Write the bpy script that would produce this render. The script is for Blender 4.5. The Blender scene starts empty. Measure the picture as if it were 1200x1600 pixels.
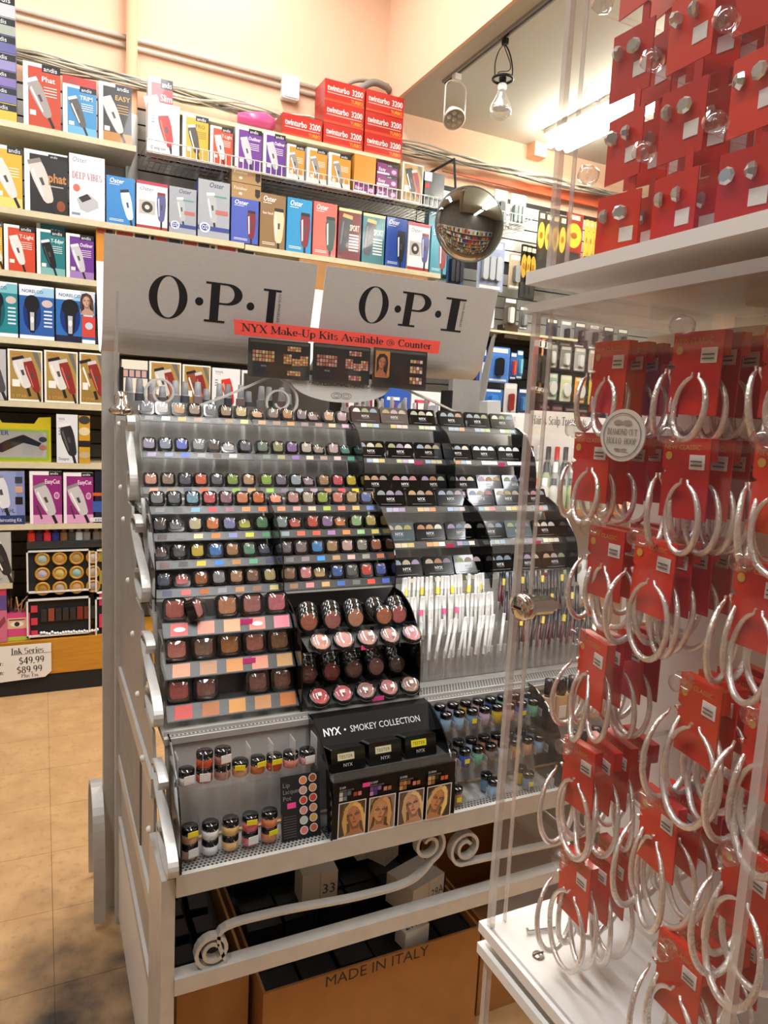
import bpy, math, random
from mathutils import Matrix, Vector
random.seed(7)
R_ = math.radians
sc = bpy.context.scene
COL = sc.collection
# ------------------------------------------------------------------ camera
H = 1.5; FP = 1114.0
def _mm(a, b): return [[sum(a[i][k]*b[k][j] for k in range(3)) for j in range(3)] for i in range(3)]
_a, _b, _c = R_(-25.83), R_(7.556), R_(2.857)
_Ry = [[math.cos(_a), 0, math.sin(_a)], [0, 1, 0], [-math.sin(_a), 0, math.cos(_a)]]
_Rx = [[1, 0, 0], [0, math.cos(_b), -math.sin(_b)], [0, math.sin(_b), math.cos(_b)]]
_Rz = [[math.cos(_c), -math.sin(_c), 0], [math.sin(_c), math.cos(_c), 0], [0, 0, 1]]
RC = _mm(_mm(_Rz, _mm(_Rx, _Ry)), [[1, 0, 0], [0, 0, -1], [0, 1, 0]])
cam = bpy.data.objects.new('camera', bpy.data.cameras.new('camera')); COL.objects.link(cam)
cam.data.sensor_fit = 'VERTICAL'; cam.data.sensor_height = 36; cam.data.lens = FP/1600*36
cam.data.clip_start = .02; cam.data.clip_end = 60
cam.matrix_world = Matrix(((RC[0][0], -RC[1][0], -RC[2][0], 0), (RC[0][1], -RC[1][1], -RC[2][1], 0), (RC[0][2], -RC[1][2], -RC[2][2], H), (0, 0, 0, 1)))
sc.camera = cam
def _ray(px, py):
    c = ((px-600)/FP, (py-800)/FP, 1)
    return [sum(RC[k][i]*c[k] for k in range(3)) for i in range(3)]
def at(px, py, Y): d = _ray(px, py); t = Y/d[1]; return (d[0]*t, Y, H+d[2]*t)
def atX(px, py, X): d = _ray(px, py); t = X/d[0]; return (X, d[1]*t, H+d[2]*t)
# ------------------------------------------------------------------ world, exposure
sc.world = bpy.data.worlds.new('room_air'); sc.world.use_nodes = True
sc.world.node_tree.nodes['Background'].inputs[0].default_value = (1, .93, .84, 1)
sc.world.node_tree.nodes['Background'].inputs[1].default_value = .35
sc.view_settings.view_transform = 'Standard'; sc.view_settings.look = 'None'
sc.view_settings.exposure = 0.0; sc.view_settings.gamma = 1; sc.view_settings.use_curve_mapping = False
sc.cycles.transparent_max_bounces = 32; sc.cycles.max_bounces = 8
try: sc.cycles.use_denoising = True
except Exception: pass
# ------------------------------------------------------------------ lights (ceiling tubes of the shop)
def area(name, loc, sx, sy, power, rot=(0, 0, 0), col=(.97, .985, 1.0)):
    l = bpy.data.lights.new(name, 'AREA'); l.shape = 'RECTANGLE'; l.size = sx; l.size_y = sy; l.energy = power; l.color = col
    o = bpy.data.objects.new(name, l); COL.objects.link(o); o.location = loc; o.rotation_euler = rot; return o
area('tube_row_light', (-.9, 1.5, 4.25), .22, 4.9, 135)
area('tube_row_light', (.9, 1.5, 4.25), .22, 4.9, 135)
area('tube_low_light', (3.03, 2.2, 3.29), .16, 3.4, 60)
area('tube_low_light', (3.03, -1.2, 3.29), .16, 2.4, 26)
# ------------------------------------------------------------------ materials
def lin(h):
    if not isinstance(h, str): return tuple(h)[:3]
    h = h.lstrip('#'); o = []
    for i in (0, 2, 4):
        v = int(h[i:i+2], 16)/255; o.append(v/12.92 if v <= .04045 else ((v+.055)/1.055)**2.4)
    return tuple(o)
def newmat(n):
    m = bpy.data.materials.new(n); m.use_nodes = True; return m, m.node_tree.nodes, m.node_tree.links, m.node_tree.nodes['Principled BSDF']
def pmat(n, col, rough=.5, metal=0, spec=.5, src=None, noise=0, nscale=20, bump=0, coat=0, emit=0, stretch=None):
    m, N, L, b = newmat(n)
    b.inputs['Roughness'].default_value = rough; b.inputs['Metallic'].default_value = metal
    b.inputs['Specular IOR Level'].default_value = spec; b.inputs['Coat Weight'].default_value = coat
    if src == 'attr':
        a = N.new('ShaderNodeAttribute'); a.attribute_name = 'Col'; out = a.outputs['Color']
    elif src == 'obj':
        a = N.new('ShaderNodeObjectInfo'); out = a.outputs['Color']
    else:
        a = N.new('ShaderNodeRGB'); a.outputs[0].default_value = (*lin(col), 1); out = a.outputs[0]
    if noise or bump:
        tc = N.new('ShaderNodeTexCoord'); mp = N.new('ShaderNodeMapping'); L.new(tc.outputs['Object'], mp.inputs[0])
        if stretch: mp.inputs['Scale'].default_value = stretch
        nz = N.new('ShaderNodeTexNoise'); nz.inputs['Scale'].default_value = nscale; nz.inputs['Detail'].default_value = 5; L.new(mp.outputs[0], nz.inputs['Vector'])
        if noise:
            mr = N.new('ShaderNodeMapRange'); mr.inputs['From Min'].default_value = .3; mr.inputs['From Max'].default_value = .7
            mr.inputs['To Min'].default_value = 1-noise; mr.inputs['To Max'].default_value = 1+noise*.4; L.new(nz.outputs['Fac'], mr.inputs[0])
            mx = N.new('ShaderNodeMix'); mx.data_type = 'RGBA'; mx.blend_type = 'MULTIPLY'; mx.inputs[0].default_value = 1
            L.new(out, mx.inputs[6]); L.new(mr.outputs[0], mx.inputs[7]); out = mx.outputs[2]
        if bump:
            bp = N.new('ShaderNodeBump'); bp.inputs['Strength'].default_value = bump; bp.inputs['Distance'].default_value = .002; L.new(nz.outputs['Fac'], bp.inputs['Height']); L.new(bp.outputs[0], b.inputs['Normal'])
    L.new(out, b.inputs['Base Color'])
    if emit: L.new(out, b.inputs['Emission Color']); b.inputs['Emission Strength'].default_value = emit
    return m
def clear(n, tint=(1, 1, 1), base=.05, edge=.5, rough=.03, haze=0, hazecol=(.8, .8, .8)):
    m, N, L, b = newmat(n); N.remove(b); out = N['Material Output']
    t = N.new('ShaderNodeBsdfTransparent'); t.inputs[0].default_value = (*tint, 1)
    g = N.new('ShaderNodeBsdfGlossy'); g.inputs['Roughness'].default_value = rough
    lw = N.new('ShaderNodeLayerWeight'); lw.inputs['Blend'].default_value = .5
    p = N.new('ShaderNodeMath'); p.operation = 'POWER'; p.inputs[1].default_value = 4; L.new(lw.outputs['Facing'], p.inputs[0])
    q = N.new('ShaderNodeMath'); q.operation = 'MULTIPLY_ADD'; q.inputs[1].default_value = edge; q.inputs[2].default_value = base; L.new(p.outputs[0], q.inputs[0])
    first = t.outputs[0]
    if haze:
        d = N.new('ShaderNodeBsdfDiffuse'); d.inputs[0].default_value = (*hazecol, 1)
        m0 = N.new('ShaderNodeMixShader'); m0.inputs[0].default_value = haze; L.new(t.outputs[0], m0.inputs[1]); L.new(d.outputs[0], m0.inputs[2]); first = m0.outputs[0]
    mx = N.new('ShaderNodeMixShader'); L.new(q.outputs[0], mx.inputs[0]); L.new(first, mx.inputs[1]); L.new(g.outputs[0], mx.inputs[2]); L.new(mx.outputs[0], out.inputs[0])
    return m
M = {}
M['peach'] = pmat('peach_paint', '#f1c9a8', .8, noise=.06, nscale=1.2)
M['ceil'] = pmat('grey_ceiling_paint', '#c4c2b4', .85, noise=.05, nscale=2)
M['whitewall'] = pmat('white_wall_paint', '#d8d0c4', .85, noise=.05, nscale=2)
M['farwall'] = pmat('dim_shop_wall', '#6f665c', .8, noise=.15, nscale=3)
M['shelf'] = pmat('cream_laminate', '#cfc3a0', .45, noise=.08, nscale=30)
M['slatd'] = pmat('dark_slat_laminate', '#4a453e', .5, noise=.12, nscale=14, stretch=(.2, 1, 3))
M['slatl'] = pmat('pale_slat_laminate', '#c9c8c0', .5, noise=.06, nscale=10)
M['slatshade'] = pmat('shaded_slat_laminate', '#8d8c86', .5, noise=.08, nscale=10)  # pale slats greyed in colour for the shade lower on the wall
M['groove'] = pmat('slat_groove', '#1c1a18', .7)
M['orange'] = pmat('orange_laminate', '#c08426', .45, noise=.15, nscale=18, stretch=(.4, 1, 4))
M['black'] = pmat('black_plastic', '#0b0b0c', .3, spec=.3)
M['blackm'] = pmat('matt_black', '#131314', .65)
M['darkback'] = pmat('dark_grey_acrylic', '#3f3d3a', .3)
M['stockblack'] = pmat('black_carton_board', '#08080a', .55, spec=.25)
M['gloss'] = pmat('gloss_black', '#070708', .12, coat=.5)
M['white'] = pmat('white_plastic', '#e4e2de', .35)
M['whitem'] = pmat('white_paint_metal', '#d9d7d0', .4)
M['steel'] = pmat('silver_painted_steel', '#bdbbb5', .4, metal=.3, noise=.1, nscale=25)
M['steelb'] = pmat('brushed_aluminium', '#d3d1cd', .4, metal=.2, noise=.08, nscale=60, stretch=(1, 1, 14))
M['steeld'] = pmat('grey_sheet_steel', '#a3a19c', .42, metal=.3, noise=.1, nscale=12)
M['perf'] = pmat('perforated_steel', '#6f6d68', .5, metal=.6)
M['chrome'] = pmat('bright_chrome', '#d8d4cc', .12, metal=1)
M['silver'] = pmat('polished_silver', '#f3f0ec', .22, metal=.82, noise=.05, nscale=500, bump=.5)
M['mirror'] = pmat('convex_mirror_glass', '#c8cac6', .02, metal=1)
M['print'] = pmat('printed_card', '#fff', .32, src='attr', coat=.15)
M['paper'] = pmat('printed_paper', '#fff', .6, src='attr')
M['plas'] = pmat('coloured_plastic', '#fff', .28, src='attr')
M['obj'] = pmat('tinted_plastic', '#fff', .3, src='obj')
M['powder'] = pmat('pressed_powder', '#fff', .55, src='obj', noise=.12, nscale=120)
M['card'] = pmat('red_card', '#c8231a', .3, src='obj', coat=.2)
M['carton'] = pmat('corrugated_carton', '#a9773f', .75, noise=.1, nscale=16)
M['cable'] = pmat('cable_sheath', '#fff', .5, src='obj')
M['clear'] = clear('clear_acrylic')
M['pane'] = clear('acrylic_pane', (.985, .98, .975), base=.02, edge=.3, haze=.012, hazecol=(.75, .73, .7))
M['edge'] = clear('acrylic_edge', (.93, .91, .89), base=.1, edge=.35, rough=.2, haze=.3, hazecol=(.86, .83, .8))
M['lip'] = clear('smoky_acrylic', (.62, .62, .6), base=.04, edge=.35, rough=.34, haze=.16, hazecol=(.2, .2, .19))
M['lid'] = clear('clear_lid', (.97, .97, .97), base=.12, edge=.5, rough=.05)
M['bulb'] = clear('bulb_glass', (.96, .95, .92), base=.12, edge=.6, rough=.04, haze=.12, hazecol=(.85, .85, .8))
M['tube'] = pmat('lit_fluorescent_tube', '#fffaf0', .5, emit=45)
def floor_mat():
    m, N, L, b = newmat('worn_vinyl_tile'); b.inputs['Roughness'].default_value = .42
    tc = N.new('ShaderNodeNewGeometry')
    def nz(scale, det=6):
        n = N.new('ShaderNodeTexNoise'); n.inputs['Scale'].default_value = scale; n.inputs['Detail'].default_value = det; L.new(tc.outputs['Position'], n.inputs['Vector']); return n.outputs['Fac']
    def ramp(v, a, b2):
        r = N.new('ShaderNodeMapRange'); r.inputs['From Min'].default_value = a; r.inputs['From Max'].default_value = b2; L.new(v, r.inputs[0]); return r.outputs[0]
    def mixc(f, c1, c2):
        x = N.new('ShaderNodeMix'); x.data_type = 'RGBA'
        for v, i in ((f, 0), (c1, 6), (c2, 7)):
            if isinstance(v, str): x.inputs[i].default_value = (*lin(v), 1)
            else: L.new(v, x.inputs[i])
        return x.outputs[2]
    c = mixc(ramp(nz(9), .35, .65), '#b68e60', '#c59d6d')
    c = mixc(ramp(nz(40, 8), .55, .8), c, '#a67c4c')
    # grime worn in round the foot of the stand, with its own ragged outline
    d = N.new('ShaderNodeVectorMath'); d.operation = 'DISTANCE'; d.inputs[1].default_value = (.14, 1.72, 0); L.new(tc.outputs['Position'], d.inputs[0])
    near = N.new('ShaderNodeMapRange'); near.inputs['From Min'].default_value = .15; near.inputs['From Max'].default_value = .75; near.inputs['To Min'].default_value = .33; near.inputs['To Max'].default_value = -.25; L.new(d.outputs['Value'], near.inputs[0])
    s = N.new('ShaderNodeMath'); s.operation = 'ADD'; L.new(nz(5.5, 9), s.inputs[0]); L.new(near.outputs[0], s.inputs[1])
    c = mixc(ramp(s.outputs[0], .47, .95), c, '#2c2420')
    L.new(c, b.inputs['Base Color']); return m
M['floor'] = floor_mat()
# ------------------------------------------------------------------ mesh builder
class MB:
    def __init__(s, col='#ffffff'): s.v = []; s.f = []; s.c = []; s.m = []; s.s = []; s.col = col
    def add(s, vs, fs, col=None, mat=0, smooth=False):
        o = len(s.v); s.v += [tuple(p) for p in vs]; c = lin(col or s.col)
        for f in fs: s.f.append([i+o for i in f]); s.c.append(c); s.m.append(mat); s.s.append(smooth)
        return s
    def box(s, x0, y0, z0, x1, y1, z1, col=None, mat=0):
        return s.add([(x0, y0, z0), (x1, y0, z0), (x1, y1, z0), (x0, y1, z0), (x0, y0, z1), (x1, y0, z1), (x1, y1, z1), (x0, y1, z1)],
                     [(0, 3, 2, 1), (4, 5, 6, 7), (0, 1, 5, 4), (1, 2, 6, 5), (2, 3, 7, 6), (3, 0, 4, 7)], col, mat)
    def prism(s, pts, a0, a1, axis='y', col=None, mat=0, smooth=False):
        n = len(pts)
        P = {'y': lambda p, a: (p[0], a, p[1]), 'x': lambda p, a: (a, p[0], p[1]), 'z': lambda p, a: (p[0], p[1], a)}[axis]
        vs = [P(p, a0) for p in pts]+[P(p, a1) for p in pts]
        s.add(vs, [tuple(range(n)), tuple(range(2*n-1, n-1, -1))], col, mat)
        o = len(s.v)-2*n; c = lin(col or s.col)
        for i in range(n):
            j = (i+1) % n; s.f.append([o+i, o+n+i, o+n+j, o+j]); s.c.append(c); s.m.append(mat); s.s.append(smooth)
        return s
    def lathe(s, prof, n=16, col=None, mat=0, smooth=True, c=(0, 0, 0), cap=True):
        vs = [(c[0]+r*math.cos(2*math.pi*k/n), c[1]+r*math.sin(2*math.pi*k/n), c[2]+z) for r, z in prof for k in range(n)]
        fs = [(i*n+k, i*n+(k+1) % n, (i+1)*n+(k+1) % n, (i+1)*n+k) for i in range(len(prof)-1) for k in range(n)]
        s.add(vs, fs, col, mat, smooth)
        if cap:
            o = len(s.v)-len(vs)
            for i in (0, len(prof)-1):
                if prof[i][0] > 1e-6: s.f.append([o+i*n+k for k in range(n)]); s.c.append(lin(col or s.col)); s.m.append(mat); s.s.append(False)
        return s
    def tube(s, path, r, n=8, col=None, mat=0, closed=False):
        P = [Vector(p) for p in path]; m = len(P); vs = []; up = None
        for i in range(m):
            t = (P[(i+1) % m]-P[i-1]) if closed else (P[min(i+1, m-1)]-P[max(i-1, 0)])
            t.normalize()
            if up is None: up = t.orthogonal()
            up = (up-t*up.dot(t)); up = up.normalized() if up.length > 1e-6 else t.orthogonal().normalized()
            w = t.cross(up); rr = r[i] if isinstance(r, (list, tuple)) else r
            vs += [P[i]+(up*math.cos(2*math.pi*k/n)+w*math.sin(2*math.pi*k/n))*rr for k in range(n)]
        fs = [(i*n+k, i*n+(k+1) % n, ((i+1) % m)*n+(k+1) % n, ((i+1) % m)*n+k) for i in range(m if closed else m-1) for k in range(n)]
        s.add(vs, fs, col, mat, True)
        if not closed: s.add([], [], col); o = len(s.v)-m*n; s.f += [[o+k for k in range(n)], [o+(m-1)*n+k for k in range(n)]]; s.c += [lin(col or s.col)]*2; s.m += [mat]*2; s.s += [False]*2
        return s
    def bar(s, path, wx0, wx1, th, axis='x', col=None, mat=0):
        """flat bar following a 2D path, width along axis (x: path in y,z ; y: path in x,z)"""
        n = len(path); L, Rr = [], []
        for i in range(n):
            a = path[max(i-1, 0)]; b = path[min(i+1, n-1)]; dx, dz = b[0]-a[0], b[1]-a[1]; l = math.hypot(dx, dz) or 1
            nx, nz = -dz/l*th/2, dx/l*th/2; L.append((path[i][0]+nx, path[i][1]+nz)); Rr.append((path[i][0]-nx, path[i][1]-nz))
        P = (lambda p, a: (a, p[0], p[1])) if axis == 'x' else (lambda p, a: (p[0], a, p[1]))
        vs = []
        for i in range(n): vs += [P(L[i], wx0), P(L[i], wx1), P(Rr[i], wx1), P(Rr[i], wx0)]
        fs = [(4*i+k, 4*i+(k+1) % 4, 4*i+4+(k+1) % 4, 4*i+4+k) for i in range(n-1) for k in range(4)]+[(0, 1, 2, 3), (4*n-4, 4*n-3, 4*n-2, 4*n-1)]
        return s.add(vs, fs, col, mat, False)
    def mesh(s, name, mats):
        me = bpy.data.meshes.new(name); me.from_pydata(s.v, [], s.f)
        at_ = me.attributes.new('Col', 'FLOAT_COLOR', 'FACE')
        at_.data.foreach_set('color', [x for c in s.c for x in (*c, 1)])
        for m in (mats if isinstance(mats, (list, tuple)) else [mats]): me.materials.append(M[m] if isinstance(m, str) else m)
        me.polygons.foreach_set('material_index', s.m); me.polygons.foreach_set('use_smooth', s.s); me.update(); return me
    def build(s, name, mats, parent=None, loc=None, rot=None, color=None): return ob(name, s.mesh(name, mats), parent, loc, rot, color)
def ob(name, me, parent=None, loc=None, rot=None, color=None):
    o = bpy.data.objects.new(name, me); COL.objects.link(o)
    if parent: o.parent = parent
    if loc is not None: o.location = loc
    if rot is not None: o.rotation_euler = rot
    if color is not None: o.color = (*lin(color), 1)
    return o
def tag(o, label, cat, group=None):
    o['label'] = label; o['category'] = cat
    if group: o['group'] = group
    return o
def root(name, label, cat, loc=(0, 0, 0), rot=(0, 0, 0), group=None):
    o = ob(name, None, None, loc, rot); o.empty_display_size = .05; return tag(o, label, cat, group)
def struct(o): o['kind'] = 'structure'; return o
ORD = ['first', 'second', 'third', 'fourth', 'fifth', 'sixth', 'seventh', 'eighth', 'ninth', 'tenth', 'eleventh', 'twelfth', 'thirteenth', 'fourteenth', 'fifteenth', 'sixteenth', 'seventeenth', 'eighteenth', 'nineteenth', 'twentieth', 'twenty-first', 'twenty-second', 'twenty-third', 'twenty-fourth', 'twenty-fifth', 'twenty-sixth', 'twenty-seventh', 'twenty-eighth', 'twenty-ninth', 'thirtieth']
def rrect(w, h, r, n=4, cx=0, cz=0):
    P = []
    for k, (sx, sz) in enumerate(((1, 1), (-1, 1), (-1, -1), (1, -1))):
        for i in range(n+1):
            a = math.pi/2*(k+i/n); P.append((cx+sx*(w/2-r)+r*math.cos(a), cz+sz*(h/2-r)+r*math.sin(a)))
    return P
def ell(cx, cz, rx, rz, n=20, a0=0, a1=2*math.pi):
    full = abs(a1-a0-2*math.pi) < 1e-6
    return [(cx+rx*math.cos(a0+(a1-a0)*k/(n if full else n-1)), cz+rz*math.sin(a0+(a1-a0)*k/(n if full else n-1))) for k in range(n)]
def smooth(pts, n=6):
    P = [pts[0]]+list(pts)+[pts[-1]]; out = []
    for i in range(1, len(P)-2):
        p0, p1, p2, p3 = P[i-1:i+3]
        for k in range(n):
            t = k/n; out.append(tuple(.5*((2*p1[j])+(-p0[j]+p2[j])*t+(2*p0[j]-5*p1[j]+4*p2[j]-p3[j])*t*t+(-p0[j]+3*p1[j]-3*p2[j]+p3[j])*t**3) for j in range(len(p1))))
    return out+[tuple(pts[-1])]
def spiral(cx, cz, r0, r1, turns, a0, n=26, sgn=1):
    return [(cx+(r0+(r1-r0)*k/n)*math.cos(a0+sgn*2*math.pi*turns*k/n), cz+(r0+(r1-r0)*k/n)*math.sin(a0+sgn*2*math.pi*turns*k/n)) for k in range(n+1)]
# ------------------------------------------------------------------ lettering
_tc = {}
def sans(s, bold=0.0):
    k = (s, bold)
    if k not in _tc:
        cu = bpy.data.curves.new('lettering', 'FONT'); cu.body = s; cu.resolution_u = 2; cu.offset = bold; cu.fill_mode = 'FRONT'
        o = bpy.data.objects.new('lettering', cu); COL.objects.link(o); dg = bpy.context.evaluated_depsgraph_get(); e = o.evaluated_get(dg); me = e.to_mesh()
        vs = [(v.co.x, v.co.y) for v in me.vertices]; fs = [tuple(p.vertices) for p in me.polygons]; e.to_mesh_clear()
        bpy.data.objects.remove(o); bpy.data.curves.remove(cu)
        if vs:
            x0 = min(p[0] for p in vs); vs = [(x-x0, y) for x, y in vs]
        _tc[k] = (vs, fs, max([p[0] for p in vs] or [0]))
    return _tc[k]
# a small high-contrast roman letter set: strokes (polyline, thick) / thin strokes, caps height 1, x-height .66
def A_(cx, cy, rx, ry, a0, a1, n=12): return [(cx+rx*math.cos(R_(a0+(a1-a0)*k/n)), cy+ry*math.sin(R_(a0+(a1-a0)*k/n))) for k in range(n+1)]
T, t_ = .17, .06
def S_(x, y, w=.17): return ([(x-w, y), (x+w, y)], t_)
SER = {
 'N': (.85, [([(.14, 0), (.14, 1)], t_), ([(.14, 1), (.72, 0)], T), ([(.72, 0), (.72, 1)], t_), S_(.12, 0), S_(.1, 1), S_(.72, 1)]),
 'Y': (.82, [([(.12, 1), (.42, .48)], T), ([(.42, .48), (.7, 1)], t_), ([(.42, .5), (.42, 0)], T), S_(.12, 1), S_(.7, 1), S_(.42, 0)]),
 'X': (.82, [([(.13, 1), (.68, 0)], T), ([(.13, 0), (.68, 1)], t_), S_(.13, 1, .15), S_(.68, 1, .12), S_(.13, 0, .12), S_(.68, 0, .15)]),
 'M': (1.0, [([(.14, 0), (.14, 1)], t_), ([(.14, 1), (.48, .1)], T), ([(.48, .1), (.84, 1)], t_), ([(.84, 0), (.84, 1)], T), S_(.14, 0), S_(.84, 0), S_(.14, 1, .12), S_(.84, 1, .12)]),
 'K': (.86, [([(.17, 0), (.17, 1)], T), ([(.2, .42), (.68, 1)], t_), ([(.34, .58), (.72, 0)], T), S_(.17, 0), S_(.17, 1), S_(.68, 1, .13), S_(.72, 0, .14)]),
 'U': (.84, [([(.16, 1), (.16, .32)]+A_(.42, .3, .26, .3, 180, 270)[1:], T), (A_(.42, .3, .26, .3, 270, 360)+[(.68, 1)], t_), S_(.16, 1), S_(.68, 1, .13)]),
 'A': (.84, [([(.1, 0), (.42, 1)], t_), ([(.42, 1), (.74, 0)], T), ([(.22, .35), (.62, .35)], t_), S_(.1, 0, .12), S_(.74, 0, .15)]),
 'C': (.8, [(A_(.44, .5, .32, .5, 45, 180), T), (A_(.44, .5, .32, .5, 180, 320), T*.8), ([(.7, .66), (.7, .98)], t_)]),
 'E': (.74, [([(.17, 0), (.17, 1)], T), ([(.17, .97), (.62, .97)], t_), ([(.17, .5), (.5, .5)], t_), ([(.17, .03), (.64, .03)], t_), ([(.62, .97), (.62, .78)], t_), ([(.64, .03), (.64, .26)], t_), S_(.17, 0), S_(.17, 1)]),
 'B': (.76, [([(.17, 0), (.17, 1)], T), (A_(.26, .75, .3, .24, -90, 90), T*.9), (A_(.26, .26, .36, .26, -90, 90), T*.95), S_(.17, 0), S_(.17, 1)]),
 'V': (.82, [([(.12, 1), (.42, 0)], T), ([(.42, 0), (.7, 1)], t_), S_(.12, 1), S_(.7, 1, .13)]),
 'D': (.86, [([(.17, 0), (.17, 1)], T), (A_(.3, .5, .42, .5, -90, 90), T), S_(.2, 0), S_(.2, 1)]),
 'H': (.88, [([(.17, 0), (.17, 1)], T), ([(.69, 0), (.69, 1)], T), ([(.17, .5), (.69, .5)], t_), S_(.17, 0), S_(.17, 1), S_(.69, 0), S_(.69, 1)]),
 'I': (.46, [([(.22, 0), (.22, 1)], T), S_(.22, 0, .2), S_(.22, 1, .2)]),
 'L': (.72, [([(.17, 0), (.17, 1)], T), ([(.17, .03), (.62, .03)], t_), ([(.62, 0), (.62, .28)], t_), S_(.17, 1)]),
 'O': (.88, [(A_(.43, .5, .33, .48, 90, 270), T), (A_(.43, .5, .33, .48, -90, 90), T)]),
 'P': (.74, [([(.17, 0), (.17, 1)], T), (A_(.26, .74, .36, .25, -90, 90), T*.9), S_(.17, 0), S_(.17, 1)]),
 'S': (.64, [(A_(.3, .74, .22, .24, 40, 250), T*.75), (A_(.31, .26, .22, .26, 90, -150), T*.85)]),
 'T': (.78, [([(.38, 0), (.38, 1)], T), ([(.06, .97), (.7, .97)], t_*1.2), ([(.06, .97), (.06, .74)], t_), ([(.7, .97), (.7, .74)], t_), S_(.38, 0)]),
 'a': (.56, [(A_(.26, .46, .18, .18, 150, 0, 8)+[(.44, .06)], T*.9), (A_(.25, .2, .17, .17, 60, 330), T*.7), ([(.44, .05), (.54, .03)], t_)]),
 'b': (.62, [([(.12, 0), (.12, 1)], T), (A_(.32, .32, .2, .32, -150, 150), T*.8), S_(.06, 1, .08)]),
 'c': (.5, [(A_(.28, .32, .2, .32, 50, 310), T*.85)]),
 'e': (.54, [(A_(.28, .32, .2, .32, 0, 310), T*.8), ([(.09, .34), (.47, .34)], t_)]),
 'i': (.32, [([(.16, 0), (.16, .64)], T), S_(.16, 0, .13), S_(.09, .64, .08), ([(.16, .82), (.16, .96)], T*1.1)]),
 'k': (.62, [([(.14, 0), (.14, 1)], T), ([(.18, .26), (.46, .64)], t_), ([(.27, .38), (.52, 0)], T), S_(.14, 0, .12), S_(.5, 0, .1), S_(.07, 1, .08)]),
 'l': (.32, [([(.16, 0), (.16, 1)], T), S_(.16, 0, .13), S_(.09, 1, .08)]),
 'm': (.92, [([(.14, 0), (.14, .64)], T), (A_(.29, .42, .14, .21, 170, 0, 8)+[(.43, 0)], T*.9), (A_(.6, .42, .15, .21, 170, 0, 8)+[(.75, 0)], T*.9), S_(.14, 0, .1), S_(.43, 0, .1), S_(.75, 0, .1)]),
 'n': (.62, [([(.14, 0), (.14, .64)], T), (A_(.31, .42, .16, .21, 170, 0, 8)+[(.47, 0)], T*.95), S_(.14, 0, .11), S_(.47, 0, .11), S_(.08, .64, .07)]),
 'o': (.58, [(A_(.28, .32, .2, .31, 0, 360, 18), T*.8)]),
 'p': (.62, [([(.12, -.3), (.12, .64)], T), (A_(.32, .32, .2, .32, -150, 150), T*.8), S_(.12, -.3, .13)]),
 'r': (.48, [([(.14, 0), (.14, .64)], T), (A_(.34, .38, .19, .24, 165, 60, 6), T*.7), S_(.14, 0, .13), S_(.08, .64, .07)]),
 's': (.46, [(A_(.22, .48, .14, .16, 30, 250, 8), T*.6), (A_(.22, .17, .15, .17, 90, -150, 8), T*.65)]),
 't': (.4, [([(.18, .86), (.18, .1)]+A_(.28, .1, .1, .1, 180, 300, 5), T*.85), ([(.03, .62), (.34, .62)], t_)]),
 'u': (.62, [([(.13, .64), (.13, .2)]+A_(.29, .2, .16, .2, 180, 320, 7), T*.9), ([(.47, 0), (.47, .64)], T), S_(.08, .64, .07), S_(.53, 0, .07)]),
 'v': (.6, [([(.1, .64), (.3, 0)], T), ([(.3, 0), (.5, .64)], t_), S_(.1, .64, .11), S_(.5, .64, .1)]),
 'x': (.6, [([(.1, .64), (.46, 0)], T), ([(.1, 0), (.46, .64)], t_)]),
 'y': (.6, [([(.1, .64), (.3, 0)], T), ([(.5, .64), (.2, -.3)], t_), S_(.1, .64, .1), S_(.5, .64, .09)]),
 '@': (1.0, [(A_(.48, .36, .42, .46, -50, 290, 26), .06), (A_(.46, .36, .17, .2, 0, 360, 14), .07), ([(.64, .56), (.66, .2), (.8, .22)], .06)]),
 '&': (.86, [(A_(.36, .76, .16, .2, -60, 240), .08), ([(.26, .62), (.72, 0)], T), (A_(.34, .25, .24, .25, 120, 340), .1)]),
 '-': (.4, [([(.06, .32), (.34, .32)], .1)]), ':': (.26, [([(.12, .02), (.12, .14)], T), ([(.12, .46), (.12, .58)], T)]), '.': (.26, [([(.12, 0), (.12, .12)], T)]),
 '$': (.58, [(A_(.28, .7, .19, .2, 40, 250), T*.75), (A_(.28, .28, .2, .22, 90, -150), T*.8), ([(.28, -.1), (.28, 1.08)], t_)]),
 '4': (.58, [([(.4, 0), (.4, 1)], T), ([(.4, .98), (.04, .28)], .09), ([(.04, .28), (.56, .28)], .09)]), '9': (.58, [(A_(.28, .68, .18, .27, 0, 360, 18), T*.8), (A_(.2, .55, .27, .5, 10, -70), T*.7)]),
 '8': (.58, [(A_(.28, .74, .16, .2, 0, 360, 16), T*.7), (A_(.28, .27, .2, .25, 0, 360, 16), T*.8)]), ' ': (.34, [])}
def stroke(pl, w):
    vs, fs = [], []
    n = len(pl)
    for i in range(n):
        a = pl[max(i-1, 0)]; b = pl[min(i+1, n-1)]; dx, dy = b[0]-a[0], b[1]-a[1]; l = math.hypot(dx, dy) or 1
        k = w/2 if n == 2 else (t_*.5+(w-t_)/2*abs(dy/l)**1.3)
        vs += [(pl[i][0]-dy/l*k, pl[i][1]+dx/l*k), (pl[i][0]+dy/l*k, pl[i][1]-dx/l*k)]
    for i in range(n-1): fs.append((2*i, 2*i+1, 2*i+3, 2*i+2))
    return vs, fs
def serif(s):
    vs, fs, x = [], [], 0
    for ch in s:
        adv, st = SER.get(ch, SER[' '])
        for pl, w in st:
            a, b = stroke(pl, w); o = len(vs); vs += [(p[0]+x, p[1]) for p in a]; fs += [tuple(i+o for i in f) for f in b]
        x += adv
    return vs, fs, x
def shade_hex(c, f): return '#%02x%02x%02x' % tuple(max(0, min(255, int(int(c[i:i+2], 16)*f))) for i in (1, 3, 5))
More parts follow.
